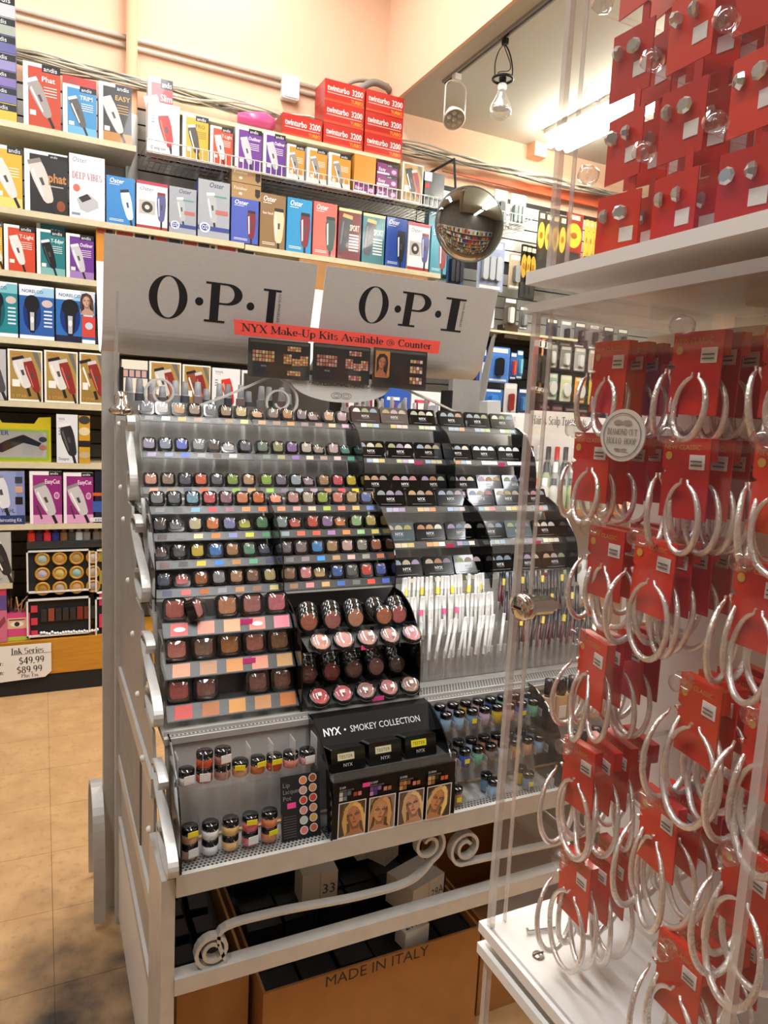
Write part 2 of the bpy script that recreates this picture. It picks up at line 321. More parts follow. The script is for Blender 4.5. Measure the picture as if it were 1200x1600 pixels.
def portrait(p, u0, v0, u1, v1, hair, skin, side, tilt):
    """small printed head-and-shoulders picture, clipped to its frame"""
    W, Hh = u1-u0, v1-v0; cx, cz = u0+W*(.5-.06*side), v0+Hh*.56; a = R_(tilt); c, s = math.cos(a), math.sin(a)
    def q(x, y): return (min(u1, max(u0, cx+(x*c-y*s)*W)), min(v1, max(v0, cz+(x*s+y*c)*W)))
    def e(x, y, rx, ry, col, n=20): p.poly([q(x+rx*math.cos(2*math.pi*k/n), y+ry*math.sin(2*math.pi*k/n)) for k in range(n)], col)
    dk, lt, sh = shade_hex(hair, .5), shade_hex(hair, 1.15), shade_hex(skin, .68)
    p.poly([q(-.46, .2), q(-.3, .56), q(.05, .66), q(.34, .5), q(.48, .1), q(.5, -.5), q(.42, -1.1), q(-.42, -1.1), q(-.5, -.5)], dk)
    p.poly([q(-.36, .3), q(-.1, .6), q(.2, .56), q(.4, .2), q(.42, -.35), q(.2, -.2), q(-.3, -.2)], hair)
    p.poly([q(-.17, -.2), q(.17, -.2), q(.2, -.55), q(.6, -.8), q(.6, -1.2), q(-.6, -1.2), q(-.6, -.8), q(-.2, -.55)], shade_hex(skin, .9))
    p.poly([q(-.17, -.3), q(.17, -.3), q(.14, -.5), q(-.12, -.5)], sh)
    p.poly([q(-.29, .2), q(-.2, .38), q(0, .44), q(.2, .38), q(.29, .2), q(.28, -.05), q(.2, -.26), q(.06, -.38), q(-.06, -.38), q(-.2, -.26), q(-.28, -.05)], skin)
    p.poly([q(side*.29, .2), q(side*.28, -.05), q(side*.2, -.26), q(side*.06, -.38), q(side*.14, -.1), q(side*.2, .15)], sh)
    for t in (-1, 1):
        e(t*.135, .075, .095, .045, '#3a2a26'); e(t*.135, .07, .05, .016, '#d8ccc4'); e(t*.135, .07, .018, .018, '#241a18')
        p.poly([q(t*.05, .15), q(t*.14, .185), q(t*.23, .15), q(t*.14, .165)], '#5a3c2a')
    p.poly([q(-.01, .06), q(.02, .06), q(.05, -.1), q(-.045, -.1)], shade_hex(skin, .84)); e(0, -.105, .05, .012, sh)
    e(0, -.205, .095, .028, '#a8504c'); p.poly([q(-.09, -.205), q(.09, -.205), q(0, -.215)], '#6a2c2c')
    p.poly([q(-.3, .42), q(-.1, .6), q(.05, .45), q(-.16, .34), q(-.27, .12), q(-.32, -.5), q(-.46, -.9), q(-.48, -.1)], hair); p.poly([q(.3, .42), q(.1, .6), q(-.02, .46), q(.18, .32), q(.28, .1), q(.31, -.45), q(.48, -.9), q(.47, -.1)], lt)
# flat print: local u to the right, v up, facing -Y
class Print(MB):
    def __init__(s, w=1, h=1, y=0): super().__init__(); s.w = w; s.h = h; s.n = 0; s.y = y
    def d(s): s.n += 1; return s.y-.0004-.00005*s.n
    def poly(s, pts, col): y = s.d(); s.add([(p[0], y, p[1]) for p in pts], [tuple(range(len(pts)))], col); return s
    def rect(s, u0, v0, u1, v1, col): return s.poly([(u0, v0), (u1, v0), (u1, v1), (u0, v1)], col)
    def R(s, u0, v0, u1, v1, col): w, h = s.w, s.h; return s.rect((u0-.5)*w, v0*h, (u1-.5)*w, v1*h, col)   # fractions
    def E(s, cu, cv, ru, rv, col, n=18): w, h = s.w, s.h; return s.poly(ell((cu-.5)*w, cv*h, ru*w, rv*h, n), col)
    def PO(s, pts, col): w, h = s.w, s.h; return s.poly([((p[0]-.5)*w, p[1]*h) for p in pts], col)
    def text(s, st, u, v, hgt, col, maxw=None, bold=0.0, font='sans', center=False, rot=0, skew=0, minw=None):
        vs, fs, wd = (serif(st) if font == 'serif' else sans(st, bold))
        if not vs: return s
        k = hgt/(1.0 if font == 'serif' else .72); kx = k
        if maxw and wd*k > maxw: kx = maxw/wd
        if minw: kx = minw/wd
        y = s.d(); off = -wd*kx/2 if center else 0; c, sn = math.cos(rot), math.sin(rot)
        P = []
        for a, b in vs:
            p, q = a*kx+off+b*k*skew, b*k; P.append((u+p*c-q*sn, y, v+p*sn+q*c))
        s.add(P, fs, col); return s
    def T(s, st, u, v, hgt, col, maxw=.6, **k): return s.text(st, (u-.5)*s.w, v*s.h, hgt*s.h, col, maxw*s.w, **k)
    def clipper(s, cu, cv, L, wd, ang, body, head='#c9ccd0', hl=None, cord=True):
        w, h = s.w, s.h; c0, v0 = (cu-.5)*w, cv*h; L *= h; wd *= h; c, sn = math.cos(R_(ang)), math.sin(R_(ang))
        q = lambda a, b: (c0+a*c-b*sn, v0+a*sn+b*c)
        prof = [(.5, .7), (.44, .95), (.3, 1.08), (.1, 1.1), (-.1, .98), (-.28, .86), (-.42, .72), (-.48, .5), (-.5, .3)]; wd *= 1.12
        if cord: s.poly([q(-wd*.12, -L*.5), q(wd*.12, -L*.5), q(wd*.12, -L*.78), q(-wd*.12, -L*.78)], '#222222')
        s.poly([q(-wd*k/2, L*t) for t, k in prof]+[q(wd*k/2, L*t) for t, k in reversed(prof)], body)
        s.poly([q(-wd*.5, L*.44), q(wd*.5, L*.44), q(wd*.46, L*.54), q(-wd*.46, L*.54)], head); s.poly([q(-wd*.1, L*.1), q(wd*.14, L*.1), q(wd*.12, -L*.08), q(-wd*.08, -L*.08)], '#4a4848')
        s.poly([q(-wd*.42, L*.3), q(-wd*.26, L*.34), q(-wd*.2, -L*.3), q(-wd*.32, -L*.34)], hl or '#f0eeea')
        return s
    def face(s, cu, cv, rw, hair='#c9a05e', skin='#c98e62', hairR=True):
        E = s.E
        E(cu, cv+.05, rw*1.5, rw*1.75, hair); E(cu+(.25 if hairR else -.25)*rw*3, cv-.25, rw*1.0, rw*1.8, hair)
        E(cu, cv-.62*rw*2, rw*.45, rw*.8, skin); E(cu, cv, rw*.95, rw*1.3, skin)
        E(cu-.4*rw, cv+.2*rw, rw*.26, rw*.13, '#3a2620'); E(cu+.4*rw, cv+.2*rw, rw*.26, rw*.13, '#3a2620')
        E(cu, cv-.2*rw, rw*.13, rw*.3, '#b57650'); E(cu, cv-.65*rw, rw*.32, rw*.13, '#a84a48')
        s.PO([(cu-rw*1.0, cv+rw*.7), (cu, cv+rw*1.5), (cu+rw, cv+rw*.7), (cu+rw*.6, cv+rw*1.7), (cu-rw*.7, cv+rw*1.7)], hair); return s

# ================================================================== the room
XW0, XW1, YB, YF = -1.6, 5.2, 4.25, -2.4
ZC, ZH, XS = 3.38, 4.6, 1.95
fl = struct(MB().box(XW0, YF, -.1, XW1, YB, -.004).build('floor', pmat('tile_joint', '#6d4f30', .7)))
TS = .3055
tile = MB().prism([(.0006, .0006), (TS-.0006, .0006), (TS-.0006, TS-.0006), (.0006, TS-.0006)], -.004, 0, 'z').mesh('tile', 'floor')
for i in range(-5, 12):
    for j in range(3, 15):
        y0 = .03+(j-2)*TS-.02
        if y0+TS < 4.2: ob('tile', tile, fl, (.0127+i*TS, y0, 0))
wb = struct(MB().box(XW0, YB, -.1, XW1, YB+.12, ZH).build('wall_back', 'peach'))
struct(MB().box(XW0-.12, YF, -.1, XW0, YB, ZH).build('wall_left', 'farwall'))
struct(MB().box(XW1, YF, -.1, XW1+.12, YB, ZH).build('wall_right', 'farwall'))
struct(MB().box(XW0, YF-.12, -.1, XW1, YF, ZH).build('wall_front', 'farwall'))
struct(MB().box(XW0, YF, ZH, XS, YB, ZH+.1).build('ceiling', 'whitewall'))
struct(MB().box(XS, YF, ZC, XW1, YB, ZC+.1).build('ceiling_low', 'ceil'))
struct(MB().box(XS-.02, YF, ZC, XS, YB, ZH).build('wall_soffit', 'peach'))
# slatwall: planks with grooves between, children of the back wall
SL = .0762
def slats(x0, x1, z0, z1, mat, y=4.215):
    g = MB().box(x0, y+.013, z0, x1, YB-.001, z1).build('slat_backing', 'groove', wb)
    me = MB().prism([(0, .002), (0, SL-.006), (.012, SL-.002), (.012, .006)], x0, x1, 'x').mesh('slat', mat)
    z = z0
    while z+SL <= z1+.001: ob('slat', me, wb, (0, y, z)); z += SL
slats(XW0+.02, 2.16, .29, 2.43, 'slatd')
slats(XW0+.02, 2.16, 2.44, 3.06, 'slatl')
slats(2.17, 4.9, .29, 2.12, 'slatd')
slats(2.17, 4.9, 2.13, 2.58, 'slatshade')
slats(2.17, 4.9, 2.59, 3.0, 'slatl')
struct(MB().prism([at(690, 268, 4.21)[::2], at(975, 335, 4.21)[::2], at(975, 312, 4.21)[::2], at(830, 290, 4.21)[::2]], 4.195, 4.21).build('trim_1', pmat('red_band_paint', '#cf5a2a', .6)))
struct(MB().box(3.0, 4.16, 3.29, 3.1, YB-.001, ZC-.001).build('trim_2', 'peach'))
# plinth under the wall shelving
pl = root('shelving_base', 'orange laminate base under the clipper shelves with black kick strip', 'base', (0, 3.92, 0))
MB().box(-1.2, 0, .1, 2.16, .29, .283).build('front_panel', 'orange', pl)
MB().box(-1.2, .004, 0, 2.16, .29, .1).build('kick_strip', 'blackm', pl)
MB().box(2.17, .0, 0, 4.9, .29, .28).build('front_panel', 'shelf', pl)
# conduits and pipe on the upper wall
def tube_thing(name, pts, r, label, cat, color='#b9aa96', mat='cable', n=10):
    o = MB().tube(pts, r, n).build(name, mat, None, None, None, color); return tag(o, label, cat)
p0, p1 = at(0, 4, 4.235), at(600, 166, 4.235)
tube_thing('wall_conduit', [(-1.5, 4.235, 3.405), (1.93, 4.235, 3.385)], .012, 'upper of two thin metal conduits running along the peach wall', 'conduit', '#d2c9ba', 'cable')
tube_thing('wall_conduit', [(-1.5, 4.235, 3.362), (1.93, 4.235, 3.342)], .012, 'lower of two thin metal conduits running along the peach wall', 'conduit', '#d2c9ba')
vp = root('wall_pipe', 'peach painted vertical pipe crossing the two conduits', 'pipe', (.447, 4.19, 0))
MB().tube([(0, 0, 3.0), (0, 0, 4.59)], .028, 14).build('pipe', pmat('pipe_paint', '#dda880', .6), vp)
MB().tube([(0, 0, 2.56), (0, 0, 3.0)], .03, 14).build('bare_pipe', 'whitem', vp)
MB().tube([(0, 0, 2.53), (0, 0, 2.62)], .037, 14).build('coupling', 'whitem', vp)
jb = root('junction_box', 'white square junction box on the conduits', 'electrical box', (1.31, 4.2, 3.29))
MB().prism(rrect(.1, .125, .012, 3, 0, .05), 0, .045).build('cover', 'white', jb)
MB().prism(rrect(.085, .11, .01, 3, 0, .05), -.004, 0).build('cover_plate', 'white', jb)
tube_thing('flexible_conduit', smooth([(1.63, 4.2, 3.21), (1.63, 4.18, 3.28), (1.67, 4.16, 3.36), (1.78, 4.14, 3.45), (1.88, 4.16, 3.46), (1.93, 4.2, 3.46)]), .02, 'grey flexible conduit bending behind the red boxes', 'conduit', '#8f8d86')
tube_thing('wall_conduit', smooth([(1.47, 4.225, 3.33), (1.56, 4.2, 3.37), (1.7, 4.19, 3.46), (1.84, 4.2, 3.49), (1.92, 4.2, 3.49)]), .011, 'thin bent conduit arching above the red boxes', 'conduit', '#a59a88')
cb = root('cable_bundle', 'loose bundle of grey cables strung along the wall top', 'cables', (0, 4.16, 3.1))
cols = ['#b0aa98', '#8d8a7c', '#c4beaa', '#6c6a64', '#d0c8b0', '#9c9684', '#b7b09a', '#7a7870', '#c0b8a0', '#a59e8a', '#d6ceb6', '#8f8a78']
for k in range(12):
    pts = [(-1.4+.35*i, random.uniform(-.04, .04), .045+random.uniform(-.03, .035)+(0 if i < 11 else -.0)) for i in range(17)]
    MB().tube(smooth(pts, 4), .0055, 5).build('cable', 'cable', cb, None, None, cols[k])
# track lights under the low ceiling
tr = root('track_light_rail', 'slim dark track rail on the grey ceiling edge', 'track', (2.06, 0, ZC))
MB().box(-.018, -1.6, -.014, .018, 3.75, 0).build('rail', pmat('track_grey', '#8d8980', .5), tr)
MB().box(-.006, -1.6, -.0155, .006, 3.75, -.014).build('slot', 'black', tr)
def lamp_a():
    y = at(705, 125, 3.7)[1]
    o = root('track_spotlight', 'white round spotlight in a loop yoke on the ceiling track', 'spotlight', (2.06, 3.62, ZC-.016))
    o.scale = (.62,)*3; MB().box(-.03, -.03, -.05, .03, .03, 0).build('adapter', 'whitem', o)
    pts = [(-.105, 0, -.36), (-.105, 0, -.12)]+[(-.105*math.cos(R_(a)), 0, -.12+.07*math.sin(R_(a))) for a in range(15, 180, 15)]+[(.105, 0, -.12), (.105, 0, -.36)]
    MB().bar([(p[0], p[2]) for p in pts], -.008, .008, .005, 'y').build('yoke', 'whitem', o)
    h = MB().lathe([(.0, .12), (.05, .12), (.075, .07), (.098, .02), (.1, 0), (.092, -.004)], 24, cap=False).build('lamp_head', 'whitem', o, (0, 0, -.37), (R_(-38), R_(10), 0))
    MB().lathe([(.0, .02), (.092, 0)], 24, cap=False).build('lamp_face', pmat('unlit_reflector', '#a2947e', .3, metal=.4), h)
    for k in range(7):
        a = 2*math.pi*k/6; r = .055 if k < 6 else 0
        MB().lathe([(.02, -.004), (.02, .0), (0, .006)], 10).build('lens_cell', 'bulb', h, (r*math.cos(a), r*math.sin(a), .003))
lamp_a()
def lamp_b():
    o = root('track_bulb_holder', 'bare clear reflector bulb hanging in a black yoke', 'spotlight', (2.07, 3.18, ZC-.016))
    o.scale = (.62,)*3; MB().prism(rrect(.04, .05, .006), -.02, .02, 'z').build('adapter', 'black', o, (0, 0, -.025))
    pts = smooth([(-.075, 0, -.3), (-.08, 0, -.2), (-.05, 0, -.1), (0, 0, -.05), (.05, 0, -.1), (.085, 0, -.2), (.085, 0, -.3)], 5)
    MB().bar([(p[0], p[2]) for p in pts], -.006, .006, .004, 'y').build('yoke', 'black', o)
    MB().tube(smooth([(0, .01, -.05), (.03, .01, -.1), (.07, .01, -.17), (.06, .01, -.22), (-.03, .01, -.25), (-.04, .01, -.28)]), .004, 6).build('wire', 'black', o)
    MB().tube([(.078*math.cos(a*math.pi/12), .078*math.sin(a*math.pi/12), -.3) for a in range(24)], .011, 8, closed=True).build('ring', 'black', o)
    MB().lathe([(.028, -.34), (.03, -.29), (.02, -.28)], 16).build('socket', 'black', o)
    MB().lathe([(.026, -.385), (.038, -.365), (.034, -.34), (.026, -.335)], 16).build('bulb_base', 'whitem', o)
    MB().lathe([(.03, -.38), (.04, -.42), (.078, -.49), (.09, -.53), (.08, -.57), (.04, -.6), (0, -.605)], 24, cap=False).build('bulb', 'bulb', o)
    MB().lathe([(.02, -.4), (.03, -.43), (.06, -.49), (.066, -.52)], 20, cap=False).build('reflector', 'silver', o)
lamp_b()
def fixture(y0, y1, label):
    o = root('fluorescent_fixture', label, 'ceiling light', (3.03, 0, ZC-.001))
    MB().prism([(-.1, -.03), (-.06, -.055), (.06, -.055), (.1, -.03), (.1, 0), (-.1, 0)], y0, y1, 'y').build('housing', 'whitem', o)
    for s in (-1, 0, 1):
        MB().tube([(s*.068, y0+.03, -.088), (s*.068, y1-.03, -.088)], .031, 12).build('tube', 'tube', o)
fixture(.5, 3.98, 'lit fluorescent tube fixture under the grey low ceiling')
# ================================================================== wall shelving
YS = 3.92
def shelf(name, x0, x1, z, label, th=.028, d=.29, mat='shelf', y=YS):
    o = MB().box(x0, y, z-th, x1, y+d, z).build('wall_shelf', mat); return tag(o, label, 'shelf')
ZA, ZB, ZCc, ZD, ZE, ZF, ZG, ZHh = 2.767, 2.385, 2.10, 1.79, 1.49, 1.192, .885, .59
shelf('a', -1.2, .44, ZA, 'highest cream shelf, left of the vertical pipe, holding packaged clippers')
shelf('b', -1.2, .99, ZB, 'cream shelf under dark, white and grey clipper boxes below the wire basket')
shelf('b2', .995, 2.2, ZB-.005, 'cream shelf continuing behind the sign tops under blue, brown and teal boxes')
shelf('c', -1.2, 2.16, ZCc, 'cream shelf holding the red, teal and purple trimmer boxes')
shelf('d', -1.2, 2.16, ZD, 'cream shelf holding the blue and teal shaver packs')
shelf('e', -1.2, 2.16, ZE, 'cream shelf holding the gold clipper boxes')
shelf('f', -1.2, 2.16, ZF, 'cream shelf with the yellow carry pack and white and yellow box')
shelf('g', -1.2, 2.16, ZG, 'cream shelf with two purple haircutting boxes, above the nail polishes')
shelf('h', -1.2, -.14, ZHh, 'short low cream shelf ending beside the gold pot display')
shelf('t', .58, 1.9, 2.985, 'cream board over the wire basket carrying red dryer boxes', .02, .27, 'shelf', 3.94)
def basket(x0, x1, z, label, y=3.905):
    o = root('wire_basket_shelf', label, 'wire shelf', (x0, y, z)); W = x1-x0
    m = MB().tube([(0, 0, 0), (W, 0, 0)], .003, 6).tube([(0, 0, .055), (W, 0, .055)], .003, 6)
    k = 0
    while k*.03 <= W: m.tube([(k*.03, 0, 0), (k*.03, 0, .055)], .0018, 5); k += 1
    m.build('front_fence', 'whitem', o)['kind'] = 'stuff'
    m = MB(); k = 0
    while k*.03 <= W: m.tube([(k*.03, 0, -.003), (k*.03, .3, -.003)], .0018, 4); k += 1
    for q in range(6): m.tube([(0, q*.06, -.006), (W, q*.06, -.006)], .002, 4)
    m.build('wire_floor', 'whitem', o)['kind'] = 'stuff'
    for x in (0, W): MB().tube([(x, 0, .055), (x, .3, .055)], .003, 5).build('end_rail', 'whitem', o)
basket(.49, 2.21, 2.752, 'long white wire basket shelf full of clipper boxes')
basket(2.56, 2.86, 2.752, 'short white wire basket beside the round mirror')
# ------------------------------------------------------------------ boxes
def front_art(kind, w, h, c, title='', dev='#bdbdbd', ang=20, tc='#f4efe8', c2=None, hl=None):
    p = Print(w, h)
    if kind == 'strip':      # white spine, colour panel, black brand tag, slanting device
        p.R(0, 0, 1, 1, '#e9e6e0'); p.R(.13, 0, 1, .94, c); p.R(.13, 0, 1, .16, c2 or c)
        p.R(.5, .88, 1, 1, '#17171a'); p.T('andis', .55, .9, .075, '#e8e8e8', .4)
        p.T(title, .5, .73, .085, tc, .46, bold=.01)
        for k in range(4): p.R(.55, .64-.045*k, .9, .652-.045*k, tc)
        p.clipper(.45, .45, .62, .17, ang, dev, '#d8d8d8', hl); p.R(.17, .17, .33, .25, '#e8e2d4'); return p
    if kind == 'script':     # solid colour, script name, upright device at one side
        p.R(0, 0, 1, 1, c); p.T('Oster', .1, .86, .1, tc, .5, skew=.2, bold=.012); p.R(.1, .825, .45, .835, tc)
        p.T(title, .1, .62, .05, tc, .4)
        for k in range(2): p.R(.1, .06+.03*k, .6, .07+.03*k, tc)
        p.clipper(.74, .42, .62, .17, ang, dev, '#2b2b30', hl); return p
    if kind == 'grey':       # grey pack with oval mark
        p.R(0, 0, 1, 1, c); p.T('Oster', .34, .88, .09, '#404048', .45, skew=.2, bold=.01); p.clipper(.45, .52, .5, .14, 8, '#b0b2b0', '#dcdcda', '#e6e6e2')
        p.R(0, .12, 1, .2, '#3c4a8c'); p.E(.22, .17, .17, .09, '#e4e4ea'); p.E(.22, .17, .12, .06, '#33408a'); p.T('O2', .13, .14, .07, '#f0f0f6', .18, bold=.02); p.R(.55, .42, .95, .5, '#b86a64'); p.R(.5, .72, .9, .75, '#5a9a8c'); return p
    if kind == 'plain':      # white pack, small name, coloured device
        p.R(0, 0, 1, 1, c); p.T('WAHL', .1, .88, .055, '#55585c', .3); p.R(.1, .855, .3, .862, '#9a9a9a')
        p.clipper(.58, .47, .66, .2, ang, dev, '#e4e2dc', hl)
        for k in range(3): p.R(.1, .7-.06*k, .2, .73-.06*k, '#8d8f96')
        p.T('Designer', .1, .06, .06, '#3b4a78', .5); return p
    if kind == 'gold':       # white framed gold pack with two devices
        p.R(0, 0, 1, 1, '#efe9dc'); p.R(.06, .04, .96, .97, '#a88a48'); p.R(.06, .04, .96, .3, '#96753a'); p.T('WAHL', .12, .88, .06, '#b8552a', .3)
        p.clipper(.42, .55, .6, .2, 16, dev, '#222226', hl or '#e8e4dc'); p.clipper(.7, .5, .66, .15, 16, '#8a2c26', '#c8c4bc', '#c06a60'); p.PO([(.7, .97), (.86, .97), (.96, .7), (.96, .55)], '#6d6a66')
        p.R(.12, .28, .34, .42, '#ece8e0'); p.T('5 STAR', .12, .07, .06, '#c9a24c', .5); return p
    if kind == 'shaver':
        p.R(0, 0, 1, 1, '#dfe6ee'); p.R(0, .06, 1, .8, c); p.PO([(.35, .8), (1, .8), (1, .97), (.7, .97)], c2 or '#9ec4dc'); p.R(0, .0, 1, .07, '#e6ecf0')
        p.T('NORELCO', .08, .86, .06, '#2c4a80', .6, bold=.012); p.E(.36, .48, .26, .34, '#0f2f6e' if not hl else hl); p.E(.36, .66, .22, .16, '#14161c')
        p.PO([(.2, .66), (.52, .66), (.46, .2), (.42, .12), (.3, .12), (.26, .2)], '#16181e'); p.PO([(.3, .5), (.42, .5), (.41, .16), (.31, .16)], '#b8bcc0'); p.E(.36, .36, .05, .06, '#e0e2e4')
        for k in range(5): p.R(.7, .52-.07*k, .94, .55-.07*k, '#d8e2ee')
        p.E(.8, .68, .16, .07, '#c9b8b0'); return p
    if kind == 'easy':
        p.R(0, 0, 1, 1, '#efe9ec'); p.R(.1, 0, 1, .93, '#8f2a72'); p.R(.1, 0, 1, .17, '#dba0c4'); p.R(.6, .92, 1, 1, '#17171a'); p.T('andis', .64, .94, .05, '#e8e8e8', .32)
        p.T('EasyCut', .48, .77, .085, '#f6eef4', .46, bold=.01); p.clipper(.5, .45, .62, .2, 22, '#c4bfc0', '#8a8688', '#ece8e8'); p.E(.84, .54, .09, .07, '#d9b4cc'); p.E(.84, .54, .06, .045, '#b46a9c')
        p.PO([(.2, .35), (.26, .35), (.4, .1), (.34, .08)], '#4a3a44'); return p
    if kind == 'deep':
        p.R(0, 0, 1, 1, '#dfe0e6'); p.R(0, .86, 1, 1, '#e8e8ea'); p.T('Oster', .08, .88, .08, '#5a5c66', .4, skew=.2); p.T('DEEP VIBES', .08, .62, .1, '#a83a3a', .84, font='serif'); p.E(.2, .47, .1, .06, '#c86a60')
        p.PO([(.2, .3), (.55, .4), (.8, .3), (.82, .2), (.5, .1), (.3, .14)], '#b4b4b8'); p.PO([(.25, .32), (.5, .4), (.62, .33), (.36, .25)], '#3a2c2c'); p.R(.06, .04, .3, .08, '#8a8c98'); return p
    if kind == 'phat':
        p.R(0, 0, 1, 1, '#e6e4e0'); p.R(.12, 0, 1, .94, '#2a2827'); p.clipper(.4, .5, .7, .2, 20, '#cfc6bc', '#8a8078', '#f0ece4'); p.T('phat', .55, .52, .15, '#b8814a', .42, bold=.03); p.E(.84, .14, .1, .09, '#8a4a2a'); p.R(.6, .44, .9, .46, '#b0a89c'); p.R(.55, .9, 1, .97, '#17171a'); p.T('andis', .6, .915, .04, '#e4e4e4', .36); return p
    if kind == 'turbo':
        p.R(0, 0, 1, 1, '#b8261c'); p.R(.0, .0, 1, .12, '#d24a2a'); p.T('twinturbo', .06, .5, .28, '#f2ece6', .55, bold=.015); p.T('3200', .68, .5, .28, '#f2ece6', .28, bold=.015); p.R(.06, .38, .94, .42, '#e8b0a0'); p.T('TURBO', .66, .14, .16, '#f0a838', .3, bold=.01); return p
    if kind == 'sheer':      # ribbed glossy pack with a tall device
        p.R(0, 0, 1, 1, c)
        for k in range(12): p.R(k/12, 0, k/12+.03, 1, c2)
        p.R(0, .94, 1, 1, '#d8c890'); p.clipper(.3, .5, .72, .2, -8, '#3a3c40', '#c8a860', '#6a6c70', False); p.T(title, .5, .58, .12, '#e8e0d0', .42, bold=.015)
        for k in range(6): p.R(.48, .48-.06*k, .9, .51-.06*k, '#e0dcd4')
        return p
    if kind == 'photo':      # white pack with dark photo blocks
        p.R(0, 0, 1, 1, '#e8e6e4'); p.R(0, .93, 1, 1, '#b03a4a'); p.T('Oster', .1, .8, .09, '#5a5c62', .5, skew=.2); p.R(.08, .3, .6, .6, '#bcb4a8'); p.E(.34, .45, .18, .12, '#3a3634'); p.E(.34, .45, .08, .05, '#d0c8bc'); p.R(0, 0, 1, .06, '#a83a3c'); p.clipper(.8, .48, .6, .16, 0, '#5a5a8a', '#8c2a2a', '#c8c8e0'); return p
    p.R(0, 0, 1, 1, c); return p
BOXN = {}
def pack(xl, xr, yt, zs, kind, c, label, side=None, name='clipper_box', d=.09, y=YS+.004, zb=None, xfix=None, hfix=None, topcol=None, **k):
    ym = (yt+zs_px(zs, (xl+xr)/2, y))/2 if xfix is None else 0
    if xfix is None:
        X0, X1 = at(xl, ym, y)[0]+.0012, at(xr, ym, y)[0]-.0012; h = at((xl+xr)/2, yt, y)[2]-zs
    else: X0, X1 = xfix; h = hfix
    w = X1-X0; z = zs+.0012
    b = MB(side or c).box(-w/2, 0, 0, w/2, d, h, side or c).build(name, 'print', None, ((X0+X1)/2, y, z))
    front_art(kind, w, h, c, **k).build('printed_front', 'print', b)
    return tag(b, label, 'box')
def zs_px(z, px, y):   # image row of height z at depth y near column px
    lo, hi = 0, 1600
    for _ in range(30):
        m = (lo+hi)/2
        if at(px, m, y)[2] > z: lo = m
        else: hi = m
    return lo
W_ = '#dcd8d2'
# top left shelf
zz = ZA
for k, (h, c, n) in enumerate(((.075, '#c9b040', 'yellow'), (.07, '#6a6a9a', 'dull purple'), (.07, '#7a6aa2', 'violet'), (.075, '#8a84b0', 'lilac'), (.075, '#5c5c92', 'deep purple'), (.075, '#9aa294', 'grey-green'), (.1, '#b9bcc0', 'light grey'))):
    w = .2
    b = MB(c).box(-w/2, 0, 0, w/2, .16, h-.002, c).build('clipper_box', 'print', None, (-.185, YS+.004, zz+.0012))
    p = Print(w, h-.002); p.R(0, 0, 1, 1, c); p.R(.5, .55, 1, .95, '#1b1b1e'); p.T('andis', .56, .62, .26, '#e4e4e4', .4); p.R(0, 0, .45, .9, W_ if k % 2 else c); p.build('printed_front', 'print', b)
    tag(b, f'{n} flat clipper box, {ORD[k]} from the bottom of the stack on the highest shelf', 'box'); zz += h
Ar = ZA
pack(36, 95, 101, Ar, 'strip', '#b8442a', 'tall red clipper box between the stacked boxes and the blue box', W_, title='Phat', dev='#9a928c', ang=25)
pack(98, 151, 135, Ar, 'strip', '#3f86b8', 'blue trimmer box beside the tall red box on the highest shelf', W_, title='TRIM', dev='#5a5650', ang=22, c2='#6aa8cc')
pack(98, 151, 122, Ar, 'plain', '#a8342c', 'red box peeking over the blue trimmer box', '#a8342c', y=YS+.11, d=.06)
pack(154, 206, 132, Ar, 'strip', '#2c2824', 'black and gold clipper pack next to the pipe', W_, title='EASY', tc='#d0a040', dev='#c8c4bc', ang=24, c2='#b07a34')
# wire basket
BZ = 2.756
pack(231, 281, 162, BZ, 'plain', '#dedede', 'white box showing a red clipper, first in the wire basket', W_, dev='#b02c28', ang=14, hl='#d86a60')
pack(231, 270, 123, BZ, 'strip', '#a83a3c', 'tall red and white box standing behind the red clipper box', W_, y=YS+.11, d=.06, title='Slim')
pack(285, 326, 181, BZ, 'strip', '#d0a428', 'yellow clipper box in the wire basket', W_, title='PRO', dev='#4a4438', ang=14, tc='#6a5420')
pack(328, 364, 199, BZ, 'strip', '#c8492c', 'red trimmer box between yellow and purple boxes in the wire basket', W_, title='T-Light', dev='#d8d4cc', ang=14)
pack(367, 409, 201, BZ, 'strip', '#6a3a8c', 'first purple trimmer box in the wire basket, beside the red one', W_, title='Outliner', dev='#c0bcc0', ang=16)
pack(411, 446, 209, BZ, 'strip', '#5f3488', 'second purple trimmer box in the wire basket, beside the orange ones', W_, title='Outliner', dev='#c0bcc0', ang=16)
for k, (a, b, t) in enumerate(((448, 476, 227), (479, 511, 233), (513, 548, 241))):
    pack(a, b, t, BZ, 'strip', '#c98a34', f'orange and white box with grey clipper, {ORD[k]} of three in the basket', W_, title='', dev='#8a8884', ang=18, c2='#d8d4cc')
pack(553, 587, 244, BZ, 'plain', '#e0dcd4', 'white box with orange corner beside the small purple stack', '#c98a34', dev='#cfcac0', ang=16)
for k in range(3):
    x0, x1 = at(589, 285, YS)[0], at(621, 285, YS)[0]
    pack(0, 0, 0, BZ+k*.062, 'turbo', '#6f2460', f'small purple haircutting box, {ORD[k]} from the bottom of the basket stack', '#6f2460', xfix=(x0, x1), hfix=.06)
